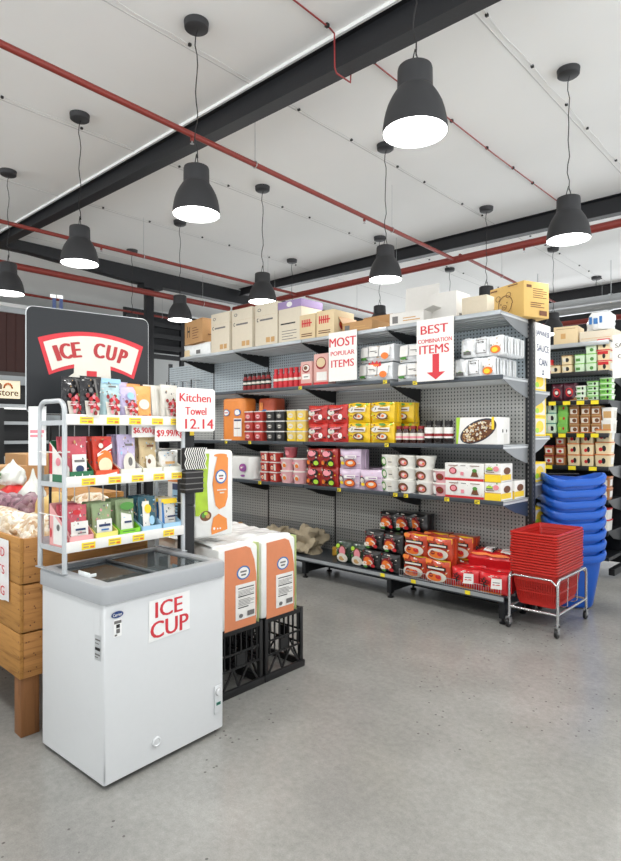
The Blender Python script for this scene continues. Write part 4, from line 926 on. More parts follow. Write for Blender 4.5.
# smooth outer skin so the faces read as one sheet
mb.loft([rrect(2 * hx + .002, 2 * hy + .002, .012, 5, .026), rrect(2 * hx + .002, 2 * hy + .002, .012, 5, .845)], 'freezer_white', caps=False)
mb.build('body', fz)
mb = MB(); mb.box(-hx + .03, hx - .03, -hy + .03, hy - .03, .008, .028, 'gasket'); mb.build('base', fz)
for sx in (-1, 1):
    for sy in (-1, 1):
        mb = MB(); mb.lathe([(.018, 0), (.018, .02)], 'gasket', 10, (sx * (hx - .06), sy * (hy - .06), 0)); mb.build('foot', fz)
mb = MB(); ix, iy = hx - .055, hy - .055
mb.box(-ix, ix, -iy, iy, .30, .31, 'liner')
for a in ((-ix, -ix + .004, -iy, iy), (ix - .004, ix, -iy, iy), (-ix, ix, -iy, -iy + .004), (-ix, ix, iy - .004, iy)): mb.box(*a, .3, .86, 'liner')
mb.build('liner', fz)
M('rim_grey', 'a2a5a8', .4, var=.03)
mb = MB(); ox, oy, rw = hx + .014, hy + .014, .066
prof = [(0, .832), (0, .90), (.006, .911), (.016, .915), (rw - .006, .915), (rw, .908), (rw, .832)]
loops = []
n = 6
for k, (off, z) in enumerate(prof): loops.append(rrect(2 * (ox - off), 2 * (oy - off), max(.03 - off * .4, .006), 6, z))
loops.append(loops[0]); mb.loft(loops, 'rim_grey', caps=False)
mb.build('rim', fz)
gl = M('lid_glass', 'c8d4d6', .03, trans=.92, var=0); 
M('lid_frame', '6d7276', .4, metal=.3)
for nm, y0, y1, z in (('left', -iy + .005, .03, .893), ('right', -.03, iy - .005, .903)):
    mb = MB(); x0, x1 = -ix + .002, ix - .002; t = .016
    for a in ((x0, x0 + t, y0, y1), (x1 - t, x1, y0, y1), (x0, x1, y0, y0 + t), (x0, x1, y1 - t, y1)): mb.box(*a, z - .005, z + .007, 'lid_frame' if a[2] != y1 - t or nm == 'right' else 'rim_grey', .002)
    f = mb.build('lid_frame', fz)
    mb = MB(); mb.box(x0 + t, x1 - t, y0 + t, y1 - t, z - .001, z + .003, gl); mb.build('lid_glass', f)
mb = MB(); mb.box(.0, .10, -hy + .035, -hy + .043, .914, .936, 'clear_film', .003); mb.box(.094, .10, -hy + .04, -hy + .075, .914, .93, 'clear_film', .003); mb.build('lid_handle', fz)
# front face: notice, badge, stickers, thermostat, drain
fx = hx + .002
def ff(y0, y1, z0, z1, e=0): return ((fx + e, y0, z0), (0, y1 - y0, 0), (0, 0, z1 - z0), (1, 0, 0))
mb = MB(); y0, y1, z0, z1 = -.12, .125, .60, .80; poly = [(y0, z0), (y1, z0 + .008), (y1 - .002, z1), (y0 + .003, z1 - .004)]
mb.add([(fx + .0008, y, z) for y, z in poly] + [(fx + .0016, y, z) for y, z in poly], [(0, 1, 2, 3), (4, 5, 6, 7), (0, 1, 5, 4), (1, 2, 6, 5), (2, 3, 7, 6), (3, 0, 4, 7)], M('paper', 'f3f3f1', .5))
o = mb.build('notice', fz); tag(o, 'white paper notice lettered ICE CUP in red')
for it in (('t', .16, .80, .54, .92, 'ICE', _['sign_red']), ('t', .05, .95, .06, .46, 'CUP', _['sign_red'])):
    mb = MB(); mb.art(ff(y0, y1, z0, z1, .0018), [it]); mb.build('lettering', o)
mb = MB(); ey, ez = -.285, .775
mb.add([(fx + .001, ey + .032 * math.cos(2 * PI * k / 24), ez + .0165 * math.sin(2 * PI * k / 24)) for k in range(24)], [tuple(range(24))], 'steel')
mb.add([(fx + .002, ey + .030 * math.cos(2 * PI * k / 24), ez + .0145 * math.sin(2 * PI * k / 24)) for k in range(24)], [tuple(range(24))], M('badge_blue', '1f3f7d', .3))
mb.art(((fx + .0022, ey - .023, ez - .007), (0, .046, 0), (0, 0, .014), (1, 0, 0)), [('t', 0, 1, 0, 1, 'Carrier', _['white_card'])]); tag(mb.build('badge', fz), 'oval blue maker badge')
mb = MB(); mb.art(ff(-.303, -.262, .675, .752), [('r', 0, 1, 0, 1, _['paper']), ('r', .05, .95, .76, .94, _['ink_grey']), ('r', .3, .75, .5, .72, _['ink_black']), ('r', .3, .75, .2, .45, _['ink_grey']), ('r', .1, .4, .05, .15, _['ink_grey'])]); mb.build('sticker', fz)
mb = MB(); mb.box(fx, fx + .006, .285, .335, .11, .26, 'freezer_white', .004); p = mb.build('thermostat_panel', fz)
mb = MB(); mb.lathe([(.019, 0), (.017, .012), (0.001, .013)], 'freezer_white', 20, T=Matrix.Translation((fx + .006, .31, .225)) @ Matrix.Rotation(PI / 2, 4, 'Y')); mb.lathe([(.020, 0), (.0201, .002)], 'ink_grey', 20, T=Matrix.Translation((fx + .006, .31, .225)) @ Matrix.Rotation(PI / 2, 4, 'Y')); mb.build('thermostat_knob', p)
mb = MB(); mb.art(((fx + .0062, .295, .155), (0, .03, 0), (0, 0, .02), (1, 0, 0)), [('r', 0, 1, 0, .8, _['ink_teal']), ('r', .1, .9, .3, .5, _['ink_black'])]); mb.build('indicator', p)
mb = MB(); mb.lathe([(.024, 0), (.024, .006), (.018, .009), (.013, .005), (.001, .005)], 'freezer_white', 22, T=Matrix.Translation((fx, -.075, .115)) @ Matrix.Rotation(PI / 2, 4, 'Y')); mb.build('drain_plug', fz)
sy_ = -hy - .002
mb = MB(); mb.art(((hx - .075, sy_, .575), (.052, 0, 0), (0, 0, .11), (0, -1, 0)), [('r', 0, 1, 0, 1, M('foil', 'c7cacb', .4, metal=.3)), ('r', .1, .9, .8, .86, _['ink_grey']), ('r', .1, .7, .66, .7, _['ink_grey']), ('r', .1, .9, .4, .52, _['ink_black']), ('r', .1, .9, .2, .26, _['ink_grey']), ('r', .1, .6, .1, .14, _['ink_grey'])]); mb.build('rating_plate', fz)
mb = MB(); mb.box(hx - .085, hx - .03, sy_ - .001, sy_, .69, .83, 'freezer_white'); mb.build('tape_strip', fz)

# ================================================================ rack standing on the freezer
rk = root('wire_rack', 'pale grey three-shelf snack rack standing on top of the chest freezer', 'rack', tuple(floc(0, 0, .916)), FA)
ZR = .916; px_f, px_r, ry = -.055, -.305, .352
def arc(pts): return pts
for s in (-1, 1):
    y = s * ry; rc = .055; top = 1.752 - ZR
    mb = MB(); pts = [(px_f, y, 0), (px_f, y, top - rc)] + [(px_f - rc + rc * math.cos(a), y, top - rc + rc * math.sin(a)) for a in [PI / 2 * k / 5 for k in range(1, 6)]]
    pts += [(px_r + rc - rc * math.sin(a), y, top - rc + rc * math.cos(a)) for a in [PI / 2 * k / 5 for k in range(0, 6)]] + [(px_r, y, 0)]
    mb.tube(pts, .0125, 'rack_grey', 10); f = mb.build('side_frame', rk)
    mb = MB(); mb.box(px_r - .02, px_f + .02, y - .012 + s * .004, y + .012 + s * .004, -.001, .004, 'rim_grey')
    mb.build('foot_plate', rk)
    for z in (1.50, 1.19):
        mb = MB(); mb.tube([(px_f, y + s * .006, z - ZR), (px_r, y + s * .006, z - ZR)], .003, 'white_card', 6); mb.build('side_rail', rk)
rack_z = [1.637, 1.333, 1.016]
for k, z in enumerate(rack_z):
    z -= ZR
    mb = MB(); mb.box(px_r, px_f, -ry, ry, z + .0, z + .012, 'rack_grey')
    mb.box(px_f - .002, px_f + .012, -ry, ry, z - .002, z + .050, 'white_card', .003); mb.box(px_r, px_r + .004, -ry, ry, z, z + .05, 'rack_grey')
    for s in (-1, 1): mb.box(px_r, px_f, s * ry - .004, s * ry + .004, z - .004, z + .02, 'rack_grey')
    sh = mb.build('shelf', rk)
    for t in ((-.245, -.10, .03, .17, .295), (-.235, -.09, .045, .18, .30), (-.235, -.09, .05, .245))[k]:
        mb = MB(); mb.box(px_f + .012, px_f + .0135, t - .036, t + .036, z + .004, z + .038, 'yellow_tag')
        mb.art(((px_f + .0135, t - .036, z + .004), (0, .072, 0), (0, 0, .034), (1, 0, 0)), [('r', .1, .9, .66, .82, _['ink_tan']), ('r', .1, .5, .25, .45, _['ink_tan']), ('r', .6, .9, .15, .45, _['ink_orange'])], .0005)
        mb.build('price_ticket', sh)
mb = MB()
for k in range(9): mb.tube([(px_r - .004, -ry + .02 + k * (2 * ry - .04) / 8, .1), (px_r - .004, -ry + .02 + k * (2 * ry - .04) / 8, .76)], .0025, 'rack_grey', 6)
mb.build('back_wires', rk)

def R(o, x, y, z, rz=0):   # put a thing made with front -Y onto the rack, front towards +X
    o.location = floc(x, y, z); o.rotation_euler = (0, 0, FA + PI / 2 + rz); return o
# top row bags
M('pouch_black', '1c1a1c', .25, coat=.5, bump=.7, scale=22); M('pouch_blue', 'bcd9dd', .35, bump=.7, scale=22); M('pouch_lilac', 'c9bcdc', .35, bump=.7, scale=22); M('pouch_orange', 'eda75c', .35, bump=.7, scale=22); M('pouch_cream', 'd9d6cc', .35, bump=.7, scale=22)
def cupart(extra=()): return busy(len(extra) * 3 + 1, 14, ('ink_grey', 'white_card', 'ink_tan'), v=(.5, .95), s=.035) + list(extra) + [('p', [(.2, .1), (.8, .1), (.88, .46), (.12, .46)], _['off_white'])] + berries(.5, .48, .30) + berries(.5, .30, .26) + [('r', .16, .84, .375, .39, _['white_card']), ('e', .6, .6, .03, .03, _['ink_green'])]
blk = [('p', [(.55, .95), (.65, .95), (.9, .35), (.82, .3)], _['ink_grey']), ('e', .4, .7, .1, .05, _['ink_grey']), ('e', .62, .55, .07, .07, _['off_white']), ('e', .7, .42, .05, .05, _['off_white'])]
top_row = [('pouch_black', -.285, .22, 'shiny black snack bag, leftmost on the rack top shelf', cupart(blk), .0, 0), ('pouch_black', -.215, .225, 'shiny black snack bag, second from left on rack top shelf', cupart(blk), -.02, .03),
           ('pouch_blue', -.135, .20, 'pale blue snack bag tucked behind, beside the black bags', [('r', .2, .8, .8, .84, _['ink_lightblue'])], .03, -.07), ('pouch_blue', -.085, .225, 'pale blue snack bag with cup picture at the front of rack top', cupart([('r', .3, .7, .8, .84, _['ink_grey']), ('r', 0, 1, .9, 1, _['ink_lightblue'])]), 0, .01),
           ('pouch_lilac', .03, .19, 'lilac snack bag with cup picture on rack top shelf', cupart([('e', .5, .75, .2, .1, _['ink_lightblue'])]), 0, 0), ('pouch_lilac', .02, .22, 'taller lilac snack bag behind the shorter lilac one', [('e', .5, .8, .25, .1, _['ink_purple'])], 0, -.08),
           ('pouch_orange', .115, .20, 'orange snack bag on rack top shelf beside the lilac bags', [('e', .5, .5, .3, .14, _['off_white']), ('r', .1, .9, .05, .25, _['ink_orange']), ('r', .35, .65, .06, .2, _['ink_darkred'])], 0, 0), ('pouch_orange', .10, .215, 'orange snack bag standing behind the front orange one', [('e', .5, .8, .2, .08, _['ink_orange'])], 0, -.08),
           ('pouch_cream', .195, .21, 'cream grey snack bag, left of the two rightmost bags', [('r', .3, .34, .2, .9, _['ink_grey']), ('r', .6, .64, .2, .9, _['white_card'])], 0, -.02), ('pouch_cream', .285, .215, 'cream snack bag with cup picture, rightmost on rack top', cupart(), 0, .01)]
for mt, y, h, lb, art, lean, x in top_row:
    o = pouch('snack_bag', .115 if mt != 'pouch_cream' else .12, h, mt, art, .028, mt, lean)
    tag(o, lb, 'snack bag', 'bags on the top shelf of the rack'); R(o, px_f - .055 + x, y, rack_z[0] + .014, 0)
def display_box(col, front_art, w=.128, d=.2, hf=.06, hb=.15, side=None, end=()):
    mb = MB(); t = .003
    def wall(x): mb.add([(x - t / 2, -d / 2, 0), (x - t / 2, d / 2, 0), (x - t / 2, d / 2, hb), (x - t / 2, -d / 2, hf), (x + t / 2, -d / 2, 0), (x + t / 2, d / 2, 0), (x + t / 2, d / 2, hb), (x + t / 2, -d / 2, hf)],
                        [(0, 1, 2, 3), (4, 5, 6, 7), (0, 1, 5, 4), (1, 2, 6, 5), (2, 3, 7, 6), (3, 0, 4, 7)], side or col)
    mb.box(-w / 2, w / 2, -d / 2, -d / 2 + t, 0, hf, col); mb.box(-w / 2, w / 2, d / 2 - t, d / 2, 0, hb, col); mb.box(-w / 2, w / 2, -d / 2, d / 2, 0, t, col)
    wall(-w / 2 + t / 2); wall(w / 2 - t / 2); mb.art(face(w, hf, d), front_art, .001)
    if end: mb.art(((-w / 2 - .0005, d / 2, 0), (0, -d, 0), (0, 0, hb), (-1, 0, 0)), end, .001)
    return mb.build('display_box')
M('db_green', '1f6b45', .5); M('db_orange', 'd9502a', .5); M('db_cream', 'e8e6d8', .55); M('db_pink', 'eaa9a8', .5); M('db_yellow', 'e9e07a', .5); M('db_lime', '7fcb2c', .5); M('db_blue', 'a3cbe6', .5)
M('pouch_pinkred', 'cf5a66', .35, bump=.7, scale=22); M('pouch_red', 'd6402b', .35, bump=.7, scale=22); M('pouch_tan', 'cdb68a', .4, bump=.7, scale=22); M('pouch_white', 'e9e6df', .35, bump=.7, scale=22); M('pouch_teal', '2d5d6b', .35, bump=.7, scale=22); M('pouch_greenish', '93a57a', .4, bump=.7, scale=22)
rows = [
 (1, [('db_green', 'green', 'pouch_pinkred', 'pink and white', [('r', .15, .85, .1, .62, _['white_card']), ('r', .25, .75, .45, .5, _['ink_grey']), ('e', .5, .3, .2, .08, _['ink_navy'])], [('r', .2, .24, .3, .7, _['white_card']), ('r', .5, .54, .3, .8, _['white_card']), ('r', .8, .84, .3, .7, _['white_card'])], -.262),
      ('db_orange', 'orange', 'pouch_red', 'big red and orange', [('e', .6, .85, .2, .1, _['ink_red']), ('e', .5, .45, .4, .25, _['ink_orange']), ('e', .5, .35, .36, .18, _['cream']), ('p', [(.1, .55), (.9, .75), (.9, .85), (.1, .62)], _['white_card']), ('e', .3, .8, .12, .06, _['off_white'])], [('p', [(.1, .3), (.9, .55), (.9, .8), (.1, .5)], _['white_card'])], -.122),
      ('db_cream', 'cream', 'pouch_lilac', 'pale lilac', [('e', .5, .35, .34, .25, _['off_white']), ('e', .55, .4, .12, .1, _['ink_grey']), ('r', .3, .7, .75, .8, _['ink_grey'])], [('r', .2, .8, .35, .55, _['ink_tan'])], .018),
      ('db_cream', 'cream', 'pouch_tan', 'tan and cream', [('e', .5, .35, .3, .22, _['off_white']), ('e', .4, .4, .1, .06, _['ink_brown']), ('r', .3, .7, .75, .8, _['ink_brown'])], [('r', .2, .8, .35, .5, _['ink_lime'])], .152),
      ('db_cream', 'white', 'pouch_white', 'folded white', [('r', .2, .8, .5, .6, _['ink_tan'])], [('r', .2, .8, .35, .5, _['ink_lightblue'])], .282)]),
 (2, [('db_pink', 'pink', 'pouch_pinkred', 'pink and cream', [('r', .1, .95, .05, .62, _['pouch_white']), ('r', .3, .8, .40, .45, _['ink_navy']), ('r', .4, .8, .32, .35, _['ink_grey']), ('e', .4, .85, .2, .06, _['ink_red'])], [('e', .3, .4, .06, .15, _['white_card']), ('e', .55, .4, .06, .2, _['white_card']), ('e', .8, .4, .06, .2, _['white_card'])], -.262),
      ('db_yellow', 'yellow', 'pouch_greenish', 'olive and white', [('r', .1, .9, .05, .60, _['pouch_white']), ('r', .2, .8, .42, .48, _['ink_navy']), ('r', .3, .7, .32, .36, _['ink_blue'])], [('e', .3, .4, .06, .2, _['white_card']), ('e', .55, .4, .06, .2, _['ink_lime']), ('e', .8, .4, .06, .2, _['white_card'])], -.125),
      ('db_lime', 'bright green', 'pouch_greenish', 'green and white', [('p', [(.1, .05), (.8, .05), (.7, .62), (.15, .7)], _['pouch_white']), ('r', .3, .7, .42, .47, _['ink_navy']), ('e', .5, .85, .4, .1, _['ink_green'])], [('r', .15, .75, .75, .85, _['ink_green']), ('e', .5, .4, .06, .2, _['white_card']), ('e', .8, .3, .06, .2, _['white_card'])], .01),
      ('db_blue', 'pale blue, left one', 'pouch_teal', 'blue and cream', [('r', .1, .5, .05, .9, _['pouch_white']), ('e', .4, .7, .2, .12, _['ink_yellow']), ('e', .6, .4, .16, .12, _['ink_lightblue'])], [('e', .7, .4, .07, .2, _['white_card']), ('e', .4, .3, .07, .2, _['white_card'])], .147),
      ('db_blue', 'pale blue, right one', 'pouch_white', 'white and yellow', [('r', 0, 1, .85, 1, _['ink_yellow']), ('r', .3, .8, .45, .5, _['ink_navy']), ('r', .35, .7, .36, .39, _['ink_grey']), ('r', 0, .12, .2, .9, _['ink_blue'])], [('e', .3, .4, .07, .2, _['white_card']), ('e', .6, .4, .07, .2, _['white_card'])], .283)])]
for lv, items in rows:
    z = rack_z[lv] + .013; where = {1: 'middle', 2: 'lowest'}[lv]; n_ = {}
    for j, (bc, bn, pc, pn, part, bart_, y) in enumerate(items):
        en = ()
        if j == 0: en = [('p', [(.0, .0), (1, .0), (1, .38), (0, .98)], _['pouch_white' if lv == 1 else 'db_pink'])] + ([('r', .15, .85, .02, .2, _['db_green']), ('p', [(0, .2), (.15, .2), (.15, .85), (0, .95)], _['ink_red']), ('e', .45, .5, .12, .1, _['ink_pink'])] if lv == 1 else [('p', [(.2, .05), (.8, .05), (.8, .4), (.2, .75)], _['white_card']), ('e', .45, .45, .08, .08, _['ink_grey']), ('e', .08, .3, .05, .12, _['ink_red']), ('e', .92, .2, .05, .12, _['ink_red'])])
        b = display_box(bc, bart_, .126 if bc != 'db_orange' else .134, hb=.21 if j == 0 else .15, end=en); pos = cw(j, 5)
        R(tag(b, '%s display box, %s on the %s rack shelf' % (bn.split(',')[0], pos, where), 'display box', 'display boxes on the %s rack shelf' % where), px_f - .103, y, z)
        hh = {1: (.225, .225, .235, .225, .14), 2: (.20, .20, .205, .21, .19)}[lv][j]
        pp = Proto(pouch('snack_bag', .112, hh, pc, busy(j + lv * 7, 22, ('white_card', 'ink_grey', 'ink_tan', 'ink_pink' if j < 2 else 'ink_lightblue'), v=(.3, .95), s=.04) + part, .02, pc, .01))
        for q, dx in enumerate((-.045, -.10, -.15)):
            o = pp.at((0, 0, 0), 0, '%s snack bag, %s in %s display box, %s rack shelf' % (pn, ('front', 'middle', 'back')[q], pos, where), 'snack bag', 'snack bags in display boxes on the rack')
            R(o, px_f + dx, y + .004 * (q - 1), z + .004, 0)
            if lv == 1 and j == 4: break
# left column end boxes: white and red sides facing the camera
for lv, c1, lb in ((1, 'pouch_white', 'white and red snack box standing at the left end, middle rack shelf'), ):
    pass
# small price cards under the top shelf, paper at the rear post
def hang(w, h, txt, lb, x, y, z, cm='sign_red', rz=0):
    o = sign('price_card', w, h, [(.06, .94, .2, .75, txt, cm)], lb, floc(x, y, z), FA + PI / 2 + rz, th=.002); return o
hang(.155, .07, '$6.90/kg', 'small white price card reading $6.90/kg under the rack top shelf', px_f - .02, .108, 1.572)
hang(.20, .085, '$9.99/Kg', 'white price card reading $9.99/Kg under the rack top shelf', px_f - .0, .262, 1.548)
mb = MB(); mb.box(0, .10, -.0015, .0015, 0, .30, 'paper'); mb.art(((0, -.0015, .0), (.10, 0, 0), (0, 0, .3), (0, -1, 0)), [('r', .1, .9, .55, .6, _['ink_pink']), ('r', .1, .8, .48, .52, _['ink_pink'])])
o = mb.build('paper_notice'); o.rotation_euler = (0, 0, FA + .5); o.location = floc(-.36, -.385, 1.43); tag(o, 'white paper notice hanging at the rear left post of the rack', 'notice')

# ================================================================ ICE CUP board
bd = root('sign_board', 'large black round-cornered board with the red and white ICE CUP emblem', 'sign board', (-3.195, 1.215, 1.70), math.radians(90 - 9.9))
BW, BH = .66, .565
mb = MB(); poly = []
for x, z in [(q[0], q[1]) for q in rrect(BW, BH, .035, 6)]: poly.append((x + BW / 2, z + BH / 2))
M('board_black', '171a1e', .45, var=.1, scale=4); mb.prism(poly, -.012, .0, 'board_black'); mb.build('panel', bd)
mb = MB(); mb.tube([(p[0], -.006, p[1]) for p in poly], .005, 'rack_grey', 6, closed=True); mb.build('edge_trim', bd)
EZ = -.64
def ribbon(u0, u1, vc, sag, hgt, m, d, par=None, name='emblem'):
    """arched band"""
    mb = MB(); n = 20; vs = []
    for i in range(n + 1):
        t = i / n; u = u0 + (u1 - u0) * t; a = EZ + vc + sag * (1 - (2 * t - 1) ** 2)
        fl = (2 * t - 1) * hgt * .16
        vs += [(u + fl, -.012 - d, a + hgt / 2), (u - fl * .8, -.012 - d, a - hgt / 2)]
    mb.add(vs, [(2 * i, 2 * i + 1, 2 * i + 3, 2 * i + 2) for i in range(n)], m); return mb
emb = ribbon(.085, .598, .945, .055, .195, 'sign_red', .0015).build('emblem', bd)
mb = ribbon(.105, .578, .946, .053, .150, 'off_white', .003)
mb.add([(x, -.0165, max(.01, z + EZ)) for x, z in [(.225, .60), (.45, .60), (.435, .93), (.24, .93)]], [(0, 1, 2, 3)], 'off_white')
mb.add([(x, -.0150, max(.01, z + EZ)) for x, z in [(.205, .66), (.225, .60), (.245, .87), (.205, .84)]], [(0, 1, 2, 3)], 'off_white')
mb.add([(x, -.018, z + EZ) for x, z in [(.305, .88), (.36, .88), (.36, .80), (.333, .83), (.305, .80)]], [(0, 1, 2, 3, 4)], 'sign_red')
mb.build('emblem_inset', emb)
mb = MB()
word = [('I', .150, .016), ('C', .194, .056), ('E', .250, .042), ('C', .374, .056), ('U', .442, .050), ('P', .508, .042)]
for ch, u, w_ in word:
  for q_ in (0, .0035, -.0035):
    t = (u - .098) / .479; a = EZ + .946 + .053 * (1 - (2 * t - 1) ** 2)
    ang = -math.atan(.053 * 4 * (2 * t - 1) / .479)
    ca, sa = math.cos(ang), math.sin(ang)
    mb.art(((u + q_ - w_ / 2 * ca + .042 * sa, -.0152 - abs(q_) * .05 - q_ * .02, a - w_ / 2 * sa - .042 * ca), (w_ * ca, 0, w_ * sa), (-.084 * sa, 0, .084 * ca), (0, -1, 0)), [('t', .04, .96, 0, 1, ch, _['ink_brown'] if False else M('letter_red', 'b02f33', .5))], .001)
mb.build('lettering', emb)
for x in (.12, .54):
    mb = MB(); mb.tube([(x, .004, .1), (x, .004, -.62)], .008, 'black_metal', 8); mb.tube([(x, .004, -.3), (x, -.06, -.3)], .005, 'black_metal', 6); mb.build('support_post', bd)
for x in (.13, .165):
    mb = MB(); mb.box(x, x + .018, -.004, .0, BH, BH + .075, 'ink_navy', T=Matrix.Rotation(.0, 4, 'Y')); mb.box(x - .012, x + .018, -.006, -.001, BH + .06, BH + .078, 'white_card'); mb.build('hook_strap', bd)

# ================================================================ kitchen towel stack on milk crates
def milk_crate():
    mb = MB(); w, d, h = .355, .355, .405; B = 'black_plastic'
    # set upside down: wide lip at the floor
    mb.box(-w / 2 - .008, w / 2 + .008, -d / 2 - .008, d / 2 + .008, 0, .004, B) if False else None
    for s in (-1, 1):
        mb.box(-w / 2 - .01, w / 2 + .01, s * d / 2 - .012, s * d / 2 + .012, 0, .045, B, .004); mb.box(s * w / 2 - .012, s * w / 2 + .012, -d / 2 - .01, d / 2 + .01, 0, .045, B, .004)
        mb.box(-w / 2, w / 2, s * (d / 2 - .008) - .008, s * (d / 2 - .008) + .008, h - .035, h, B, .004); mb.box(s * (w / 2 - .008) - .008, s * (w / 2 - .008) + .008, -d / 2, d / 2, h - .035, h, B, .004)
        for t in (-1, 1): mb.box(s * (w / 2 - .012) - .014, s * (w / 2 - .012) + .014, t * (d / 2 - .012) - .014, t * (d / 2 - .012) + .014, .03, h, B, .003)
    for face_ in range(4):
        T = Matrix.Rotation(face_ * PI / 2, 4, 'Z') @ Matrix.Translation((0, -d / 2 + .006, 0))
        for k in range(7):
            x = -.132 + k * .044; mb.box(x - .004, x + .004, -.004, .004, .16, h - .02, B, T=T)
        for z in (.16, .25): mb.box(-w / 2, w / 2, -.004, .004, z - .006, z + .006, B, T=T)
        for a, b in ((-.14, -.06), (-.02, -.06), (-.02, .06), (.14, .06)):   # slanting struts in the lower band
            p, q = Vector((a, 0, .045)), Vector((b, 0, .16)); v = (q - p); pr_ = Vector((-v.z, 0, v.x)).normalized() * .006
            vs = [p + pr_, p - pr_, q - pr_, q + pr_]; mb.add([u + Vector((0, -.004, 0)) for u in vs] + [u + Vector((0, .004, 0)) for u in vs], [(0, 1, 2, 3), (7, 6, 5, 4), (0, 1, 5, 4), (1, 2, 6, 5), (2, 3, 7, 6), (3, 0, 4, 7)], B, T=T)
        mb.box(-.035, .035, -.005, .004, .17, .24, B, T=T)
    for k in range(8):
        x = -.14 + k * .04; mb.box(x - .005, x + .005, -d / 2, d / 2, h - .012, h - .002, B); mb.box(-w / 2, w / 2, x - .005, x + .005, h - .012, h - .002, B)
    return mb.build('milk_crate')
mc = Proto(milk_crate())
mc.at((-2.935, 2.315, 0), math.radians(1.5), 'black plastic milk crate directly beside the chest freezer', 'crate', 'black milk crates under the kitchen towels')
mc.at((-2.945, 2.695, 0), math.radians(1.5), 'black plastic milk crate farther from the freezer, fully in view', 'crate', 'black milk crates under the kitchen towels')
mc.at((-3.32, 2.325, 0), 0, 'black plastic milk crate behind the one beside the freezer', 'crate', 'black milk crates under the kitchen towels')
mc.at((-3.33, 2.705, 0), 0, 'black plastic milk crate in the back corner under the towels', 'crate', 'black milk crates under the kitchen towels')
M('towel_apricot', 'd9855a', .45, var=.06, coat=.3); M('film_green', 'cfdc9a', .4, coat=.3)
big = [('r', .05, 1, .0, 1, _['film_green']), ('p', [(.14, .0), (.92, .0), (.95, .3), (.93, .62), (.88, .8), (.78, .95), (.66, .985), (.14, .97)], _['towel_apricot']),
       ('e', .6, .665, .17, .085, _['ink_blue']), ('e', .6, .665, .135, .068, _['white_card']), ('r', .52, .68, .67, .69, _['ink_grey']), ('r', .54, .66, .63, .65, _['ink_grey']),
       ('r', .40, .90, .10, .53, _['white_card']), ('r', .46, .86, .475, .487, _['ink_black']), ('r', .46, .86, .375, .387, _['ink_black']), ('r', .46, .72, .24, .252, _['ink_black'])] + bars(.46, .86, .40, .465, 4, 'ink_grey', .3) + bars(.46, .86, .27, .36, 5, 'ink_grey', .3) + [('r', .68, .86, .13, .19, _['ink_grey']), ('e', .52, .15, .05, .025, _['ink_grey'])]
big = [it for it in big]
pr = Proto(carton('kitchen_towel_pack', .325, .24, .50, 'plastic_white', big[1:], [('r', 0, .3, 0, 1, _['film_green'])], bev=.03))
for x, y, lb in ((-2.86, 2.285, 'front left one beside the freezer'), (-2.87, 2.63, 'front right one'), (-3.12, 2.31, 'standing behind the front left one'), (-3.13, 2.65, 'standing behind the front right one'), (-3.38, 2.33, 'rearmost left one'), (-3.39, 2.66, 'rearmost right one')):
    pr.at((x, y, .407), PI / 2 + .03, 'large orange kitchen towel pack on the crates, %s' % lb, 'kitchen towel pack', 'large kitchen towel packs on milk crates')
M('film_crumple', 'dfe1df', .25, var=.08, scale=20, bump=.8, coat=.4)
mb = MB(); n1, n2 = 26, 26; vs = []; from mathutils import noise as _nz
for i in range(n1 + 1):
    for j in range(n2 + 1):
        x = -3.5 + .72 * i / n1; y = 2.13 + .68 * j / n2
        z = .912 + .018 * abs(_nz.noise(Vector((x * 9, y * 9, 0)))) + .03 * max(0, _nz.noise(Vector((x * 4, y * 4, 2))))
        if j == n2 or i == n1: z -= .05
        vs.append((x, y, z))
mb.add(vs, [(i * (n2 + 1) + j, (i + 1) * (n2 + 1) + j, (i + 1) * (n2 + 1) + j + 1, i * (n2 + 1) + j + 1) for i in range(n1) for j in range(n2)], 'film_crumple', True)
tag(mb.build('plastic_wrap'), 'crumpled clear plastic wrap spread over the standing kitchen towel packs', 'plastic wrap')
# tall pack standing on top
M('leaf_green', 'a9c832', .45, var=.35, scale=14)
tall = [('p', [(.0, .26), (.34, .24), (.32, .42), (.30, .62), (.36, .98), (.0, .98)], _['leaf_green']), ('e', .66, .955, .18, .02, _['towel_orange']), ('p', [(.52, .36), (.62, .31), (.78, .34), (.85, .45), (.86, .92), (.78, .97), (.58, .96), (.50, .8), (.44, .62)], _['towel_orange']),
        ('p', [(.46, .22), (.60, .26), (.82, .19), (.84, .06), (.42, .02), (.40, .08)], _['towel_orange']), ('e', .26, .235, .17, .075, _['white_card']), ('e', .26, .25, .15, .06, _['ink_brown']), ('e', .2, .26, .05, .03, _['ink_green']), ('e', .31, .25, .05, .03, _['ink_tan']), ('e', .26, .28, .05, .02, _['ink_lime']),
        ('e', .66, .70, .15, .085, _['ink_blue']), ('e', .66, .70, .12, .067, _['white_card']), ('r', .6, .72, .70, .72, _['ink_grey']), ('r', .61, .71, .67, .685, _['ink_red']), ('r', .55, .8, .535, .55, _['off_white']), ('r', .62, .74, .5, .515, _['off_white']), ('e', .47, .09, .03, .016, _['white_card']), ('e', .56, .085, .02, .01, _['white_card']), ('e', .63, .085, .02, .01, _['white_card'])]
mb = MB(); w, d, h = .30, .30, .53
mb.box(-w / 2, w / 2, -d / 2, d / 2, 0, h, 'plastic_white', .025, seg=3)
mb.art(face(w * .94, h * .97, d + .002, h * .015), tall, .0015)
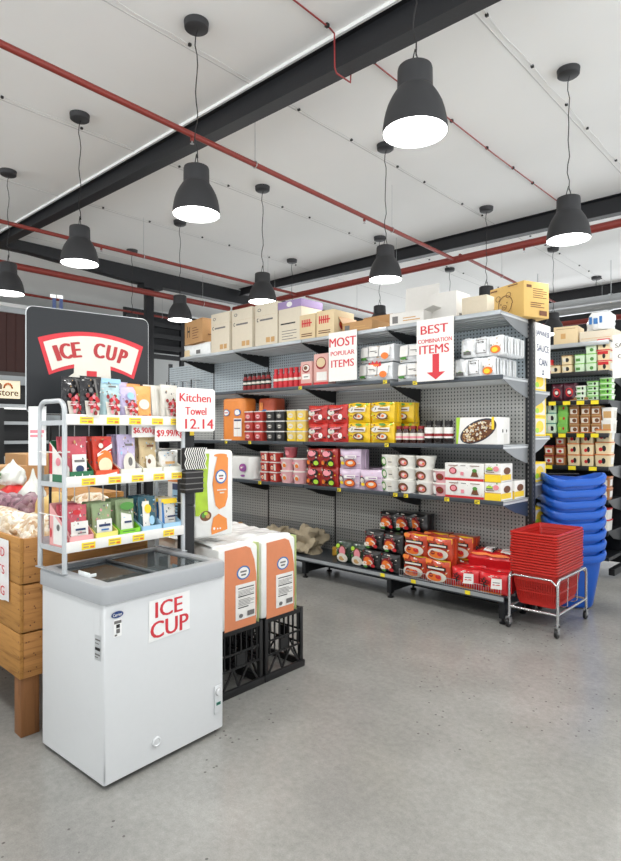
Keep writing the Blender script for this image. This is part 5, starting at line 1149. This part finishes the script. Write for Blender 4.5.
mb.art(((-w / 2 - .001, d * .42, .02), (0, -d * .84, 0), (0, 0, h * .9), (-1, 0, 0)), [('r', .1, 1, .0, .12, _['towel_orange']), ('r', .2, .9, .1, .62, _['ink_lightblue']), ('r', .2, .9, .56, .64, _['ink_navy']), ('r', .3, .8, .34, .36, _['ink_black']), ('r', 0, 1, .66, .75, _['towel_orange'])] + bars(.28, .82, .14, .52, 9, 'ink_navy', .3), .0015)
o = mb.build('kitchen_towel_pack'); place(o, (-3.012, 2.197, .958), PI / 2 - .02, 'tall kitchen towel pack with green leaves standing on top of the stack', 'kitchen towel pack')
sign('price_sign', .27, .25, [(.08, .88, .68, .87, 'Kitchen', 'sign_red'), (.22, .76, .38, .56, 'Towel', 'sign_red'), (.22, .95, .06, .29, '12.14', 'sign_red')], 'white card sign reading Kitchen Towel 12.14 above the tall towel pack', (-2.785, 2.003, 1.603), PI / 2 + .0, corner=.02)
# black display post with straws and trays
o = root('display_stand', 'black display post with hooks between the rack and kitchen towels', 'display stand', (-2.88, 1.998, 0))
mb = MB(); mb.box(-.04, .04, -.033, .033, 0, 1.66, 'black_metal', .004); mb.build('post', o)
for z in (1.17, 1.5): 
    mb = MB(); mb.box(.04, .09, -.004, .004, z, z + .008, 'steel'); mb.build('hook', o)
mb = MB(); mb.box(-.12, .12, -.034, .034, 0, .03, 'black_metal', .004); mb.build('foot', o)
mb = MB(); mb.art(((.0405, .0, 1.56), (0, .03, 0), (0, 0, .05), (1, 0, 0)), [('r', 0, 1, .4, 1, _['ink_yellow'])]); mb.build('ticket', o)
mb = MB(); w, h = .155, .125; mb.box(-w / 2, w / 2, -.015, .015, 0, h, 'ink_black', .01)
st = []
for i in range(10):
    for j in range(4):
        u, v = i / 10 + .02, j / 4; s_ = .05 if j % 2 else -.05
        st.append(('p', [(u - s_, v), (u + .05 - s_, v), (u + .05 + s_, v + .25), (u + s_, v + .25)], _['white_card']))
mb.art(face(w * .9, h, .032), [('p', [(min(1.05, max(-.05, a)), b) for a, b in it[1]], it[2]) for it in st], .001)
place(mb.build('straw_packet'), (-2.80, 1.995, 1.385), PI / 2, 'black and white striped packet hanging on the black post', 'packet')
mb = MB(); mb.box(-.062, .062, -.028, .028, 0, .13, 'ink_black', .006)
for k in range(4): mb.box(-.064, .064, -.03, .03, .02 + k * .032, .026 + k * .032, 'ink_grey')
place(mb.build('black_container'), (-2.80, 1.985, 1.25), PI / 2, 'black ribbed container under the striped packet', 'container')

# ================================================================ red hand baskets on a trolley
def basket(w, d, h, tp, m, slots=True):
    """open shopping basket, perforated sides, rounded lip"""
    mb = MB(); t = .0022
    def ring(z):
        k = tp + (1 - tp) * z / h; return w / 2 * k, d / 2 * k
    bands = [(0, .03), (.105, .12), (.20, h)] if slots else [(0, h)]
    for z0, z1 in bands:
        a0, b0 = ring(z0); a1, b1 = ring(z1)
        l = [rrect(2 * a0, 2 * b0, .03, 5, z0), rrect(2 * a1, 2 * b1, .03, 5, z1), rrect(2 * a1 - 2 * t, 2 * b1 - 2 * t, .028, 5, z1), rrect(2 * a0 - 2 * t, 2 * b0 - 2 * t, .028, 5, z0)]
        mb.loft(l + [l[0]], m, caps=False)
    a, b = ring(0); mb.loft([rrect(2 * a, 2 * b, .03, 5, 0), rrect(2 * a, 2 * b, .03, 5, .003)], m)
    for z0, z1 in ((.03, .105), (.12, .20)):
        for (ax, L) in ((0, w), (1, d)):
            n = int(L / .022)
            for s in (-1, 1):
                for k in range(n + 1):
                    f = (k / n - .5) * 2 * .93; q = []
                    for z in (z0, z1):
                        ra, rb = ring(z)
                        q.append((f * ra, s * (rb - t / 2), z) if ax == 0 else (s * (ra - t / 2), f * rb, z))
                    wd = .0042; e = Vector((wd, 0, 0)) if ax == 0 else Vector((0, wd, 0)); nn = Vector((0, t / 2, 0)) if ax == 0 else Vector((t / 2, 0, 0))
                    p0, p1 = Vector(q[0]), Vector(q[1])
                    vs = [p0 - e - nn, p0 + e - nn, p1 + e - nn, p1 - e - nn, p0 - e + nn, p0 + e + nn, p1 + e + nn, p1 - e + nn]
                    mb.add(vs, [(0, 1, 2, 3), (7, 6, 5, 4), (0, 1, 5, 4), (1, 2, 6, 5), (2, 3, 7, 6), (3, 0, 4, 7)], m)
    a, b = w / 2, d / 2
    l = [rrect(2 * a, 2 * b, .03, 6, h - .012), rrect(2 * a + .022, 2 * b + .022, .035, 6, h - .014), rrect(2 * a + .024, 2 * b + .024, .036, 6, h - .004), rrect(2 * a + .016, 2 * b + .016, .034, 6, h), rrect(2 * a - .006, 2 * b - .006, .028, 6, h), rrect(2 * a - .006, 2 * b - .006, .028, 6, h - .012)]
    mb.loft(l + [l[0]], m, caps=False)
    return mb
M('basket_red', 'bf2820', .35, var=.04); M('basket_blue', '1f5fc4', .35, var=.04)
def make_basket():
    o = root('shopping_basket', 'x', 'shopping basket')
    basket(.372, .60, .285, .80, 'basket_red').build('body', o)
    for s in (-1, 1):
        mb = MB(); y = s * .05; zz = .283
        mb.tube([(-.180, y * .3, zz - .02), (-.178, y, zz - .022), (-.176, s * .275, zz - .028), (.0, s * .287, zz - .028), (.176, s * .275, zz - .028), (.178, y, zz - .022), (.180, y * .3, zz - .02)], .003, 'basket_red', 6); mb.build('handle', o)
    return o
pr = Proto(make_basket()); rnd = random.Random(11)
BX, BY = -1.905, 4.945
names = ['lowest, its slotted side in view', 'second from the bottom', 'third from the bottom', 'fourth from the bottom', 'fifth from the bottom', 'sixth from the bottom', 'seventh from the bottom', 'eighth, in the middle', 'seventh from the top', 'sixth from the top', 'fifth from the top', 'fourth from the top', 'third from the top', 'second from the top', 'topmost, its inside in view']
for k in range(15):
    pr.at((BX + rnd.uniform(-.003, .003), BY + rnd.uniform(-.003, .003), .19 + k * .0222), rnd.uniform(-.006, .006), 'red plastic shopping basket in the nested stack, %s' % names[k], 'shopping basket', 'red shopping baskets nested on the trolley')
ct = root('basket_trolley', 'silver tubular trolley on castors carrying the stacked red baskets', 'trolley', (-1.895, 4.945, 0))
M('chrome', 'c9cacb', .25, metal=.8)
cx, cy = .195, .325
def ubar(p, q, r, ztop, m=0): 
    p, q = Vector(p), Vector(q); d = (q - p).normalized(); rc = .05
    pts = [p]; pts.append(p + Vector((0, 0, ztop - p.z - rc)))
    for k in range(1, 6):
        a = PI / 2 * k / 5; pts.append(p + d * (rc - rc * math.cos(a)) + Vector((0, 0, ztop - p.z - rc + rc * math.sin(a))))
    for k in range(0, 6):
        a = PI / 2 * k / 5; pts.append(q - d * (rc - rc * math.sin(a)) + Vector((0, 0, ztop - p.z - rc + rc * math.cos(a))))
    pts.append(q); return pts
for s in (-1, 1):
    mb = MB(); mb.tube(ubar((s * cx, -cy, .10), (s * cx, cy, .10), .011, .44), .0115, 'chrome', 10); mb.build('end_frame', ct)
    mb = MB(); mb.tube([(-cx, s * cy, .17), (cx, s * cy, .17)], .010, 'chrome', 10); mb.build('cross_rail', ct)
    mb = MB(); mb.tube([(s * cx, -cy, .17), (s * cx, cy, .17)], .010, 'chrome', 10); mb.build('side_rail', ct)
    mb = MB(); mb.tube([(-cx, s * cy, .41)] + [(-cx + .04, s * cy, .435), (cx - .05, s * cy, .435)] + [(cx, s * cy, .39)], .0075, 'chrome', 10); mb.build('top_rail', ct)
for yy in (-.1, .12):
    mb = MB(); mb.tube([(cx, yy, .44), (cx - .005, yy, .2), (cx - .03, yy, .182), (-cx + .03, yy, .182), (-cx + .005, yy, .2), (-cx, yy, .44)], .004, 'chrome', 8); mb.build('cradle_wire', ct)
for sx in (-1, 1):
    for sy in (-1, 1):
        mb = MB(); mb.lathe([(.012, .085), (.014, .11)], 'chrome', 10, (sx * cx, sy * cy, 0)); mb.box(sx * cx - .016, sx * cx - .012, sy * cy - .035, sy * cy + .012, .03, .09, 'chrome'); mb.box(sx * cx + .012, sx * cx + .016, sy * cy - .035, sy * cy + .012, .03, .09, 'chrome'); mb.box(sx * cx - .016, sx * cx + .016, sy * cy - .03, sy * cy + .012, .084, .09, 'chrome')
        f = mb.build('caster', ct)
        mb = MB(); T = Matrix.Translation((sx * cx, sy * cy - .018, .036)) @ Matrix.Rotation(PI / 2, 4, 'Y'); mb.lathe([(.012, -.011), (.034, -.011), (.0365, -.006), (.0365, .006), (.034, .011), (.012, .011)], 'black_plastic', 22, T=T); mb.build('wheel', f)
# ---------------- blue rolling baskets
def blue_basket():
    o = root('rolling_basket', 'x', 'rolling basket'); mb = MB(); W_, D_, H_ = .50, .42, .50; loops = []
    N = 7
    def lp(k, z, wav=0, infl=0):
        L = rrect(W_ * k + infl, D_ * k + infl, .13 * k, N, 0); out = []
        for x, y, _z in L:
            a = math.atan2(y / D_, x / W_); out.append((x, y, z + wav * (.036 * math.cos(2 * a + .3) - .006)))
        return out
    loops = [lp(.66, 0), lp(.70, .02), lp(.84, .25), lp(.93, .40), lp(.93, H_ - .065, 1), lp(.955, H_ - .062, 1, .05), lp(1.0, H_ - .02, 1, .045), lp(1.0, H_, 1, .03), lp(.985, H_, 1), lp(.97, H_ - .03, 1), lp(.92, .40), lp(.83, .25), lp(.69, .02)]
    mb.loft(loops, 'basket_blue'); mb.build('body', o)
    mb = MB(); mb.box(-.16, .16, .19, .205, H_ - .02, H_ - .002, 'black_plastic', .004); mb.build('handle', o)
    mb = MB(); mb.box(W_ / 2 + .004, W_ / 2 + .016, -.05, .05, H_ - .06, H_ - .035, 'ink_lightblue', .004); mb.build('corner_label', o)
    return o
pr = Proto(blue_basket())
for k in range(8):
    pr.at((-1.945, 5.60, .012 + k * .099), math.radians(40) + .01 * (k % 3), 'blue plastic rolling basket in the tall stack behind red ones, %s' % ('lowest', 'second from bottom', 'third from bottom', 'fourth from bottom', 'fourth from top', 'third from top', 'second from top', 'topmost')[k], 'rolling basket', 'blue rolling baskets nested in a tall stack')
# ================================================================ second shelving behind, to the right
h = root('gondola_shelving', 'second black shelving filled with stacked food tubs, at the right behind', 'shelving', (0, 0, 0))
X0, X1, YF, YK = -4.3, -1.96, 6.80, 7.32
for x in (X0, -3.13, X1):
    mb = MB(); mb.box(x - .03, x + .03, YK, YK + .06, 0.02, 2.66, 'upright_dark'); mb.box(x - .03, x + .03, YF + .1, YK + .5, .03, .1, 'upright_dark'); mb.build('upright', h)
for xa, xb in ((X0, -3.13), (-3.13, X1)):
    for z0, z1, m_ in ((.1, 2.2, 'upright_dark'), (2.2, 2.62, PEG1)):
        mb = MB(); mb.box(xa + .03, xb - .03, YK, YK + .03, z0, z1, m_); mb.build('back_panel', h)
M('shelf_black', '1f2123', .4)
def sh2(z, tags=(), y0=YF, edge='shelf_black'):
    for xa, xb in ((X0, -3.14), (-3.12, X1)):
        mb = MB(); mb.box(xa, xb, y0, YK, z - .01, z, 'shelf_black'); mb.box(xa, xb, y0 - .01, y0 + .008, z - .045, z + .004, edge, .003)
        for x in (xa + .01, xb - .01):
            vs = [(x - .003, a, b) for a, b in ((y0 + .01, z - .01), (YK, z - .01), (YK, z - .16), (y0 + .2, z - .10))] + [(x + .003, a, b) for a, b in ((y0 + .01, z - .01), (YK, z - .01), (YK, z - .16), (y0 + .2, z - .10))]
            mb.add(vs, [(0, 1, 2, 3), (7, 6, 5, 4), (0, 1, 5, 4), (1, 2, 6, 5), (2, 3, 7, 6), (3, 0, 4, 7)], 'shelf_black')
        s_ = mb.build('shelf', h)
        for t in tags:
            if xa < t < xb:
                mb = MB(); mb.box(t - .04, t + .04, y0 - .0125, y0 - .0105, z - .045, z - .002, 'yellow_tag'); mb.build('price_ticket', s_)
for z, tg in ((2.27, ()), (1.95, (-2.10, -2.25, -2.40, -2.56)), (1.585, (-2.10, -2.25, -2.45, -2.6)), (1.22, (-2.12, -2.34, -2.6)), (.86, ()), (.52, ())): sh2(z, tg)
sh2(2.60, (), YF + .02, 'shelf_light')
mb = MB(); mb.box(X0, X1, YF, YK, .2, .235, 'shelf_black'); mb.build('base_shelf', h)
def stacks(desc, xs, cnt, w, hh, z, c, l, art, G, cat='food tub', y=YF + .12, d=.16, tp=.9, lm=None):
    p_ = Proto(tub('food_tub', w, d, hh, c, l, art, tp, label_m=lm)); grid(p_, xs, cnt, hh + .001, y, z + .001, desc, '', G, cat)
M('tub_green', '7fc05a', .4); M('tub_mint', 'cfe3c8', .4); M('tub_cream', 'e4d2aa', .4); M('tub_teal', '4d8a7a', .4); M('tub_brown', 'a06a3a', .45); M('lid_orange', 'cf7a3c', .4); M('lid_wood', 'a98a5c', .45)
dk = [('e', .6, .5, .22, .3, _['ink_black']), ('r', .1, .45, .3, .8, _['off_white'])]
stacks('cream lidded tub left end of upper shelf', [-2.55, -2.42], [1, 2], .115, .10, 2.27, 'tub_cream', 'lid_wood', dk, 'cream tubs on the upper black shelf')
stacks('green and white tub on upper black shelf', [-2.28], 2, .11, .10, 2.27, 'tub_mint', 'tub_green', [('r', .1, .6, .2, .6, _['ink_green'])], 'pale green tubs on the upper black shelf')
stacks('bright green tub on upper black shelf', [-2.16], 3, .12, .10, 2.27, 'tub_mint', 'tub_green', [('e', .6, .4, .2, .25, _['ink_green'])], 'bright green tubs on the upper black shelf')
stacks('red and cream tub on upper black shelf', [-2.03], 3, .13, .115, 2.27, 'tub_cream', 'sign_red', [('r', 0, 1, .6, .98, _['ink_red']), ('e', .6, .4, .15, .3, _['ink_black'])], 'red tubs on the upper black shelf', lm='white_card')
M('film_plum', '4a1e2c', .3, coat=.4)
pr = Proto(pack('snack_bag', .14, .12, .20, 'film_plum', [('e', .5, .5, .3, .25, _['ink_red']), ('e', .5, .5, .14, .1, _['off_white'])], (), .014, seed=20))
pr.at((-2.53, 6.92, 1.952), 0, 'small plum coloured food packet, left one on black shelf', 'packet', 'plum packets'); pr.at((-2.39, 6.90, 1.952), .1, 'plum coloured food packet, right one on black shelf', 'packet', 'plum packets')
flat = [('e', .75, .5, .12, .35, _['ink_black']), ('r', .1, .5, .3, .7, _['ink_green'])]
stacks('white and green flat pack stack', [-2.265], 3, .11, .055, 1.95, 'tub_mint', 'tub_white', flat, 'white flat food packs'); stacks('green striped flat pack stack', [-2.14], 4, .125, .052, 1.95, 'tub_mint', 'tub_green', flat, 'green flat food packs')
stacks('lime green flat pack stack', [-2.01], 4, .12, .06, 1.95, 'tub_green', 'tub_mint', flat, 'lime flat food packs', lm='tub_white')
stacks('teal lidded tub on middle black shelf', [-2.70, -2.59], 3, .11, .118, 1.585, 'tub_mint', 'tub_teal', dk, 'teal tubs on the middle black shelf')
stacks('bright green boxy tub on middle black shelf', [-2.465], 3, .12, .115, 1.585, 'tub_green', 'tub_green', [('r', .1, .4, .3, .7, _['ink_lime']), ('e', .65, .5, .12, .18, _['ink_red'])], 'boxy green tubs')
stacks('brown lidded bean paste tub', [-2.34, -2.22, -2.105], [4, 4, 3], .11, .10, 1.585, 'tub_brown', 'lid_wood', [('r', .1, .9, .1, .8, _['off_white']), ('e', .6, .45, .25, .28, _['ink_brown'])], 'brown tubs on the middle black shelf')
stacks('wide white tub at the right end, middle black shelf', [-1.99], 2, .12, .14, 1.585, 'tub_white', 'tub_white', [('r', .1, .9, .15, .8, _['ink_tan'])], 'wide white tubs', lm='off_white')
stacks('dark red lidded tub on lower black shelf', [-2.62, -2.49], [2, 3], .115, .11, 1.22, 'tub_brown', 'ink_darkred', [('r', .1, .9, .2, .8, _['off_white']), ('e', .5, .45, .2, .2, _['ink_red'])], 'dark red tubs on the lower black shelf')
stacks('orange lidded cream tub on lower black shelf', [-2.345, -2.20], 3, .135, .125, 1.22, 'tub_cream', 'lid_orange', [('e', .65, .5, .15, .3, _['ink_black']), ('e', .4, .4, .15, .2, _['ink_red'])], 'orange lidded cream tubs')
stacks('largest orange lidded tub at right end, lower black shelf', [-2.035], 3, .165, .135, 1.22, 'tub_cream', 'lid_orange', [('e', .6, .5, .15, .3, _['ink_black']), ('e', .35, .4, .15, .2, _['ink_red'])], 'large orange lidded tubs', lm='white_card')
stacks('brown lidded tub on the shelf above the blue baskets', [-2.6, -2.45, -2.3, -2.16, -2.03], [2, 1, 1, 2, 2], .125, .125, .86, 'tub_brown', 'lid_orange', [('r', .1, .9, .15, .8, _['off_white'])], 'brown tubs behind the blue baskets', lm='white_card')
stacks('white carton tub with red lid near the floor', [-2.30, -2.17, -2.03], 2, .115, .12, .52, 'tub_white', 'ink_red', [('r', .2, .7, .2, .6, _['ink_grey'])], 'red lidded white tubs near the floor', lm='white_card')
T2 = 2.602
place(carton('cardboard_carton', .26, .3, .20, 'kraft_light', [('r', .3, .5, .3, .6, _['ink_tan']), ('r', .1, .9, .85, .87, _['ink_brown'])]), (-2.44, 6.98, T2), .1, 'tan cardboard carton on top of the second shelving', 'carton')
place(carton('cardboard_carton', .36, .3, .12, 'kraft_pale', [('r', .05, .9, .3, .34, _['ink_tan'])]), (-2.10, 7.0, T2), 0, 'flat cream cardboard carton in the middle atop the second shelving', 'carton')
place(blob('b', .36, .28, .26, 'clear_film', 3).build('plastic_bag'), (-1.86, 6.98, T2), 0, 'white plastic bag with blue print heaped atop the second shelving', 'bag') if False else None
mb = blob('b', .28, .26, .22, 'clear_film', 3); mb.art(((-.08, -.135, .06), (.15, 0, 0), (0, 0, .08), (0, -1, 0)), [('r', 0, .2, 0, 1, _['ink_blue']), ('r', .3, .6, 0, .8, _['ink_blue']), ('r', .7, .9, .1, 1, _['ink_blue'])])
place(mb.build('plastic_bag'), (-2.08, 6.93, T2 + .122), 0, 'white plastic bag with blue print lying on the flat cream carton', 'bag')
M('cap_red', 'b8332c', .4)
place(bottle('sauce_jar', .04, .17, 'cap_red', 'ink_red', 'off_white', .7), (-2.62, 6.90, 2.272), 0, 'red jar at the left end of the upper black shelf', 'jar')
sign('price_sign', .26, .46, [(.1, .9, .7, .8, 'SAUCE', 'ink_grey'), (.2, .8, .45, .55, 'CAN', 'ink_grey')], 'white card sign cut by the right edge of the photo', (-1.77, 6.72, 2.17), 0)

# ================================================================ far left: chiller cabinets
ch = root('chiller_cabinet', 'black open chiller cabinet with lit header far away at left', 'chiller', (-14.0, 2.0, 0))
M('lit_cream', 'f4e8c6', .5, emit=('f6ead0', .55)); M('lit_white', 'f4f4f0', .5, emit=('f4f6f0', 1.2))
mb = MB(); mb.box(0, .9, 0, 5.2, 0, .55, 'black_plastic'); mb.box(0, .06, 0, 5.2, 0, 2.62, 'black_plastic'); mb.box(0, .75, -.05, 0, 0, 2.62, 'black_plastic'); mb.box(0, .75, 5.2, 5.25, 0, 2.62, 'black_plastic'); mb.build('body', ch)
mb = MB(); mb.box(0, .70, 0, 5.2, 2.2, 2.62, 'black_plastic', .01); mb.box(.0, .74, 0, 5.2, 2.13, 2.2, 'rack_grey'); mb.build('header', ch)
mb = MB(); mb.box(.45, .60, .1, 5.1, 2.10, 2.13, 'lit_white'); mb.build('light_tube', ch)
mb = MB(); mb.box(.1, .72, 2.0, 2.60, .5, 2.12, 'black_plastic'); mb.build('divider', ch)
for z in (1.78, 1.36, .95):
    mb = MB(); mb.box(.06, .60, .05, 5.15, z, z + .02, 'rack_grey'); mb.box(.59, .61, .05, 5.15, z - .02, z + .05, 'rack_grey'); mb.build('shelf', ch)
mb = MB(); mb.box(.70, .74, 1.2, 2.92, 2.32, 2.70, 'lit_cream', .005); lb_ = mb.build('lit_panel', ch)
mb = MB(); fr = ((.742, 1.2, 2.32), (0, 1.72, 0), (0, 0, .38), (1, 0, 0))
mb.art(fr, [('t', .70, .975, .14, .44, 'rstore', _['ink_brown']), ('t', .66, .78, .5, .85, 'm', _['ink_brown'])] + [('e', .855 + .045 * math.cos(a), .62 + .2 * math.sin(a), .012, .07, _['ink_orange']) for a in [PI * k / 6 for k in range(7)]] + ring(.855, .55, .06, .17, .012, _['ink_brown'], None, 14, 0, PI), .002)
mb.build('lettering', lb_)
for i in range(9):
    place(pack('food_pack', .3, .2, .1, ('clear_film', 'plastic_white', 'pouch_teal')[i % 3], (), (), .01, seed=i), (-13.5, 3.3 + i * .34, .972 + .0), PI / 2 + .2 * math.sin(i * 2), 'chilled %s packet on the low chiller shelf, %s' % (('clear', 'white', 'teal')[i % 3], cw(i, 9) if i < 7 else ('second from right', 'rightmost')[i - 7]), 'food pack', 'packets on the low chiller shelf')
# pale storage corner between the sign board and the long shelving
sr = root('storage_rack', 'dark storage rack with rails far behind the slim column', 'storage rack', (-13.6, 8.0, 0))
for y in (0, 1.3, 2.6):
    mb = MB(); mb.box(-.05, .05, y - .05, y + .05, 0, 4.6, 'beam_black'); mb.build('post', sr)
for z in (3.55, 3.8, 4.1, 4.4):
    mb = MB(); mb.box(-.04, .04, 0, 2.6, z, z + .12, 'beam_black'); mb.build('rail', sr)
mb = MB(); mb.box(-.3, -.25, -.3, 4.5, 3.75, 4.85, 'wall_dark'); mb.build('back_sheet', sr)
for k in range(8):
    mb = MB(); m_ = 'steel' if k % 2 else 'black_plastic'; z0 = 2.36 - .02 * (k % 3)
    mb.tube([(0, .06, 0), (0, -.10, 0), (0, -.105, .012)], .004, 'steel', 6); mb.tube([(0, -.09, .0), (0, -.085, -.20)], .008, m_, 6)
    mb.lathe([(.0005, 0), (.034, .004), (.042, .018), (.038, .018), (.03, .007), (.0005, .004)] if k % 3 else [(.0005, 0), (.03, .002), (.03, .006), (.0005, .008)], m_, 14, T=Matrix.Translation((0, -.085, -.235)) @ Matrix.Rotation(PI / 2, 4, 'X'))
    o = mb.build('kitchen_utensil'); place(o, (-7.66 + k * .105, 5.06, z0), 0, '%s kitchen ladle hanging on pegboard left of the cartons, %s' % ('steel' if k % 2 else 'black', ('leftmost', 'second from left', 'third from left', 'fourth from left', 'fourth from right', 'third from right', 'second from right', 'rightmost')[k]), 'utensil', 'kitchen utensils hanging on the pegboard')

# ================================================================ wooden crate display at left
W1 = wood('pine_crate', 'b3803f', '84551f', sc=1.0); W2 = wood('pine_crate_side', 'b98348', '8a5a2a', axis='Y'); W3 = wood('pine_post', '8a5c34', '643c20', axis='Z')
wc = root('crate_display', 'tall display bin of stacked pine crates on wooden legs at left edge', 'display bin', (-3.175, 1.175, 0))
CXW, CYW = 2.1, .75
for k, (z0, z1) in enumerate(((.31, .545), (.55, .80), (.805, 1.045))):
    mb = MB()
    mb.box(-CXW, 0, 0, .02, z0, z1, W1, .003); mb.box(-CXW, 0, CYW - .02, CYW, z0, z1, W1, .003)
    mb.box(-.02, 0, .02, CYW - .02, z0, z1 - .004, W2, .003); mb.box(-CXW, -CXW + .02, .02, CYW - .02, z0, z1, W2, .003)
    mb.box(-CXW + .02, -.02, .02, CYW - .02, z0 + .01, z0 + .02, W1)
    for x in (-.045, -CXW + .02): mb.box(x, x + .025, .02, .045, z0, z1 - .01, W3)
    for z in (z0 + .04, (z0 + z1) / 2, z1 - .04):
        for y in (.035, .06, .085): mb.lathe([(.004, 0), (.003, .001)], 'ink_brown', 8, T=Matrix.Translation((.0005, y + .02 * math.sin(z * 50 + y * 90), z + .01 * math.sin(y * 300))) @ Matrix.Rotation(PI / 2, 4, 'Y'))
        mb.lathe([(.004, 0), (.003, .001)], 'ink_brown', 8, T=Matrix.Translation((-.012, -.0005, z)) @ Matrix.Rotation(PI / 2, 4, 'X'))
    mb.build('crate', wc)
for x in (-.10, -CXW + .01):
    for y in (.01, CYW - .11):
        mb = MB(); mb.box(x, x + .09, y, y + .095, 0, .31, W3, .003); mb.build('leg', wc)
ps = root('price_sign', 'white paper sign with red letters hanging on the pine crates', 'sign', (-3.552, 1.165, .685), 0)
mb = MB(); n = 10; vs = []
for i in range(n + 1):
    u = i / n; x = -.25 + .5 * u; vs += [(x, -.004 - .006 * math.sin(u * 5), 0 if u < .9 else .008), (x, -.004 - .006 * math.sin(u * 5 + .4), .335)]
mb.add(vs, [(2 * i, 2 * i + 2, 2 * i + 3, 2 * i + 1) for i in range(n)], 'paper', True); mb.build('sheet', ps)
mb = MB(); mb.art(((-.25, -.012, 0), (.5, 0, 0), (0, 0, .335), (0, -1, 0)), [('t', .76, .955, .74, .88, 'ED', _['sign_red'])]); mb.build('lettering', ps)
for it in (('t', .76, .955, .46, .60, 'TS', _['sign_red']), ('t', .68, .955, .12, .27, '/KG', _['sign_red'])):
    mb = MB(); mb.art(((-.25, -.012, 0), (.5, 0, 0), (0, 0, .335), (0, -1, 0)), [it]); mb.build('lettering', ps)
# bags of nuts, onions and greens heaped on top
P1 = lumps('nuts_bag', ['e8dcc4', 'd2b78e', 'b98d5e', 'efe6d6', 'c9a178'], 46, .006, .35, coat=.3); P2 = lumps('onion_net', ['7b5561', '9c7380', '5f3f4b', 'a88a90'], 26, .012, .5)
P3 = lumps('white_nuts', ['efe9dd', 'e2d2b8', 'd8c19b', 'f3efe6'], 40, .006, .3, coat=.4)
M('bag_white', 'e4e8e0', .3, var=.08, bump=.7, scale=14, coat=.4); M('bag_red', 'cf2a27', .35, var=.1, bump=.4)
def bag(nm, m, w, d, h_, x, y, z, seed, lb, pinch=0, cat='bag', rough=.12, extra=None):
    mb = blob(nm, w, d, h_, m, seed, 4, pinch, rough)
    if extra: extra(mb)
    return place(mb.build(nm), (x, y, z), 0, lb, cat)
ZB = .90
M('ginger', 'd2b06c', .6, var=.2, bump=.5, scale=12)
bag('nut_bag', P1, .36, .30, .22, -3.38, 1.37, ZB, 1, 'clear bag of brown and white nuts at the crate front corner')
bag('nut_bag', P3, .40, .30, .22, -3.66, 1.37, ZB, 2, 'clear bag of pale shelled nuts, left one by the crate edge')
bag('nut_bag', P1, .40, .30, .22, -4.02, 1.36, ZB, 3, 'clear bag of nuts farther left, mostly cut off by photo edge')
bag('nut_bag', P1, .44, .30, .30, -3.52, 1.73, ZB, 12, 'clear bag of nuts at the back of the bin, seen between rack shelves')
bag('ginger_bag', 'ginger', .30, .24, .28, -3.88, 1.66, ZB + .01, 13, 'yellow tan ginger bag seen through the rack left side')
bag('onion_bag', P2, .34, .26, .27, -4.20, 1.62, ZB, 4, 'purple net bag of shallots behind the clear nut bags, right one')
bag('onion_bag', P2, .40, .30, .27, -4.55, 1.56, ZB, 5, 'purple net bag of shallots behind the clear nut bags, left one')
bag('plastic_bag', 'clear_film', .15, .14, .20, -3.29, 1.58, ZB + .08, 6, 'clear twisted bag end rising beside the rack post', .04)
place(blob('r', .28, .22, .24, 'bag_red', 7, 3, 0, .08).build('red_sack'), (-4.88, 1.76, .95), 0, 'red printed sack behind the purple net bags', 'sack')
def grn(mb): mb.art(((-.07, -.10, .05), (.13, 0, 0), (0, 0, .06), (0, -1, 0)), [('e', .3, .5, .2, .25, _['ink_green']), ('e', .6, .6, .25, .2, _['ink_green']), ('r', .2, .9, .1, .2, _['ink_green'])])
bag('greens_bag', 'bag_white', .22, .18, .19, -4.93, 1.77, 1.18, 9, 'white plastic bag with green print sitting on the red sack', .05, extra=grn)
bag('greens_bag', 'bag_white', .18, .18, .34, -4.58, 1.79, .95, 10, 'white plastic bag beside the red sack, next to the rack post', .03)
bt = root('produce_table', 'long wooden produce table behind the pine crate display', 'table', (-6.5, 2.45, 0))
mb = MB(); mb.box(-1.3, 1.1, -.55, .55, .95, 1.0, W1); mb.build('top', bt)
for x in (-1.2, 1.0):
    for y in (-.48, .48): mb = MB(); mb.box(x - .03, x + .03, y - .03, y + .03, 0, .95, W3); mb.build('leg', bt)
place(carton('cardboard_carton', .40, .30, .28, 'kraft', [('t', .74, .92, .2, .6, 'a', _['ink_brown'])]), (-5.98, 2.06, 1.001), 0, 'brown cardboard carton with a printed letter at the left edge', 'carton')
place(carton('cardboard_carton', .60, .34, .36, 'kraft'), (-6.75, 2.62, 1.001), 0, 'plain brown cardboard carton standing behind the white bag', 'carton')
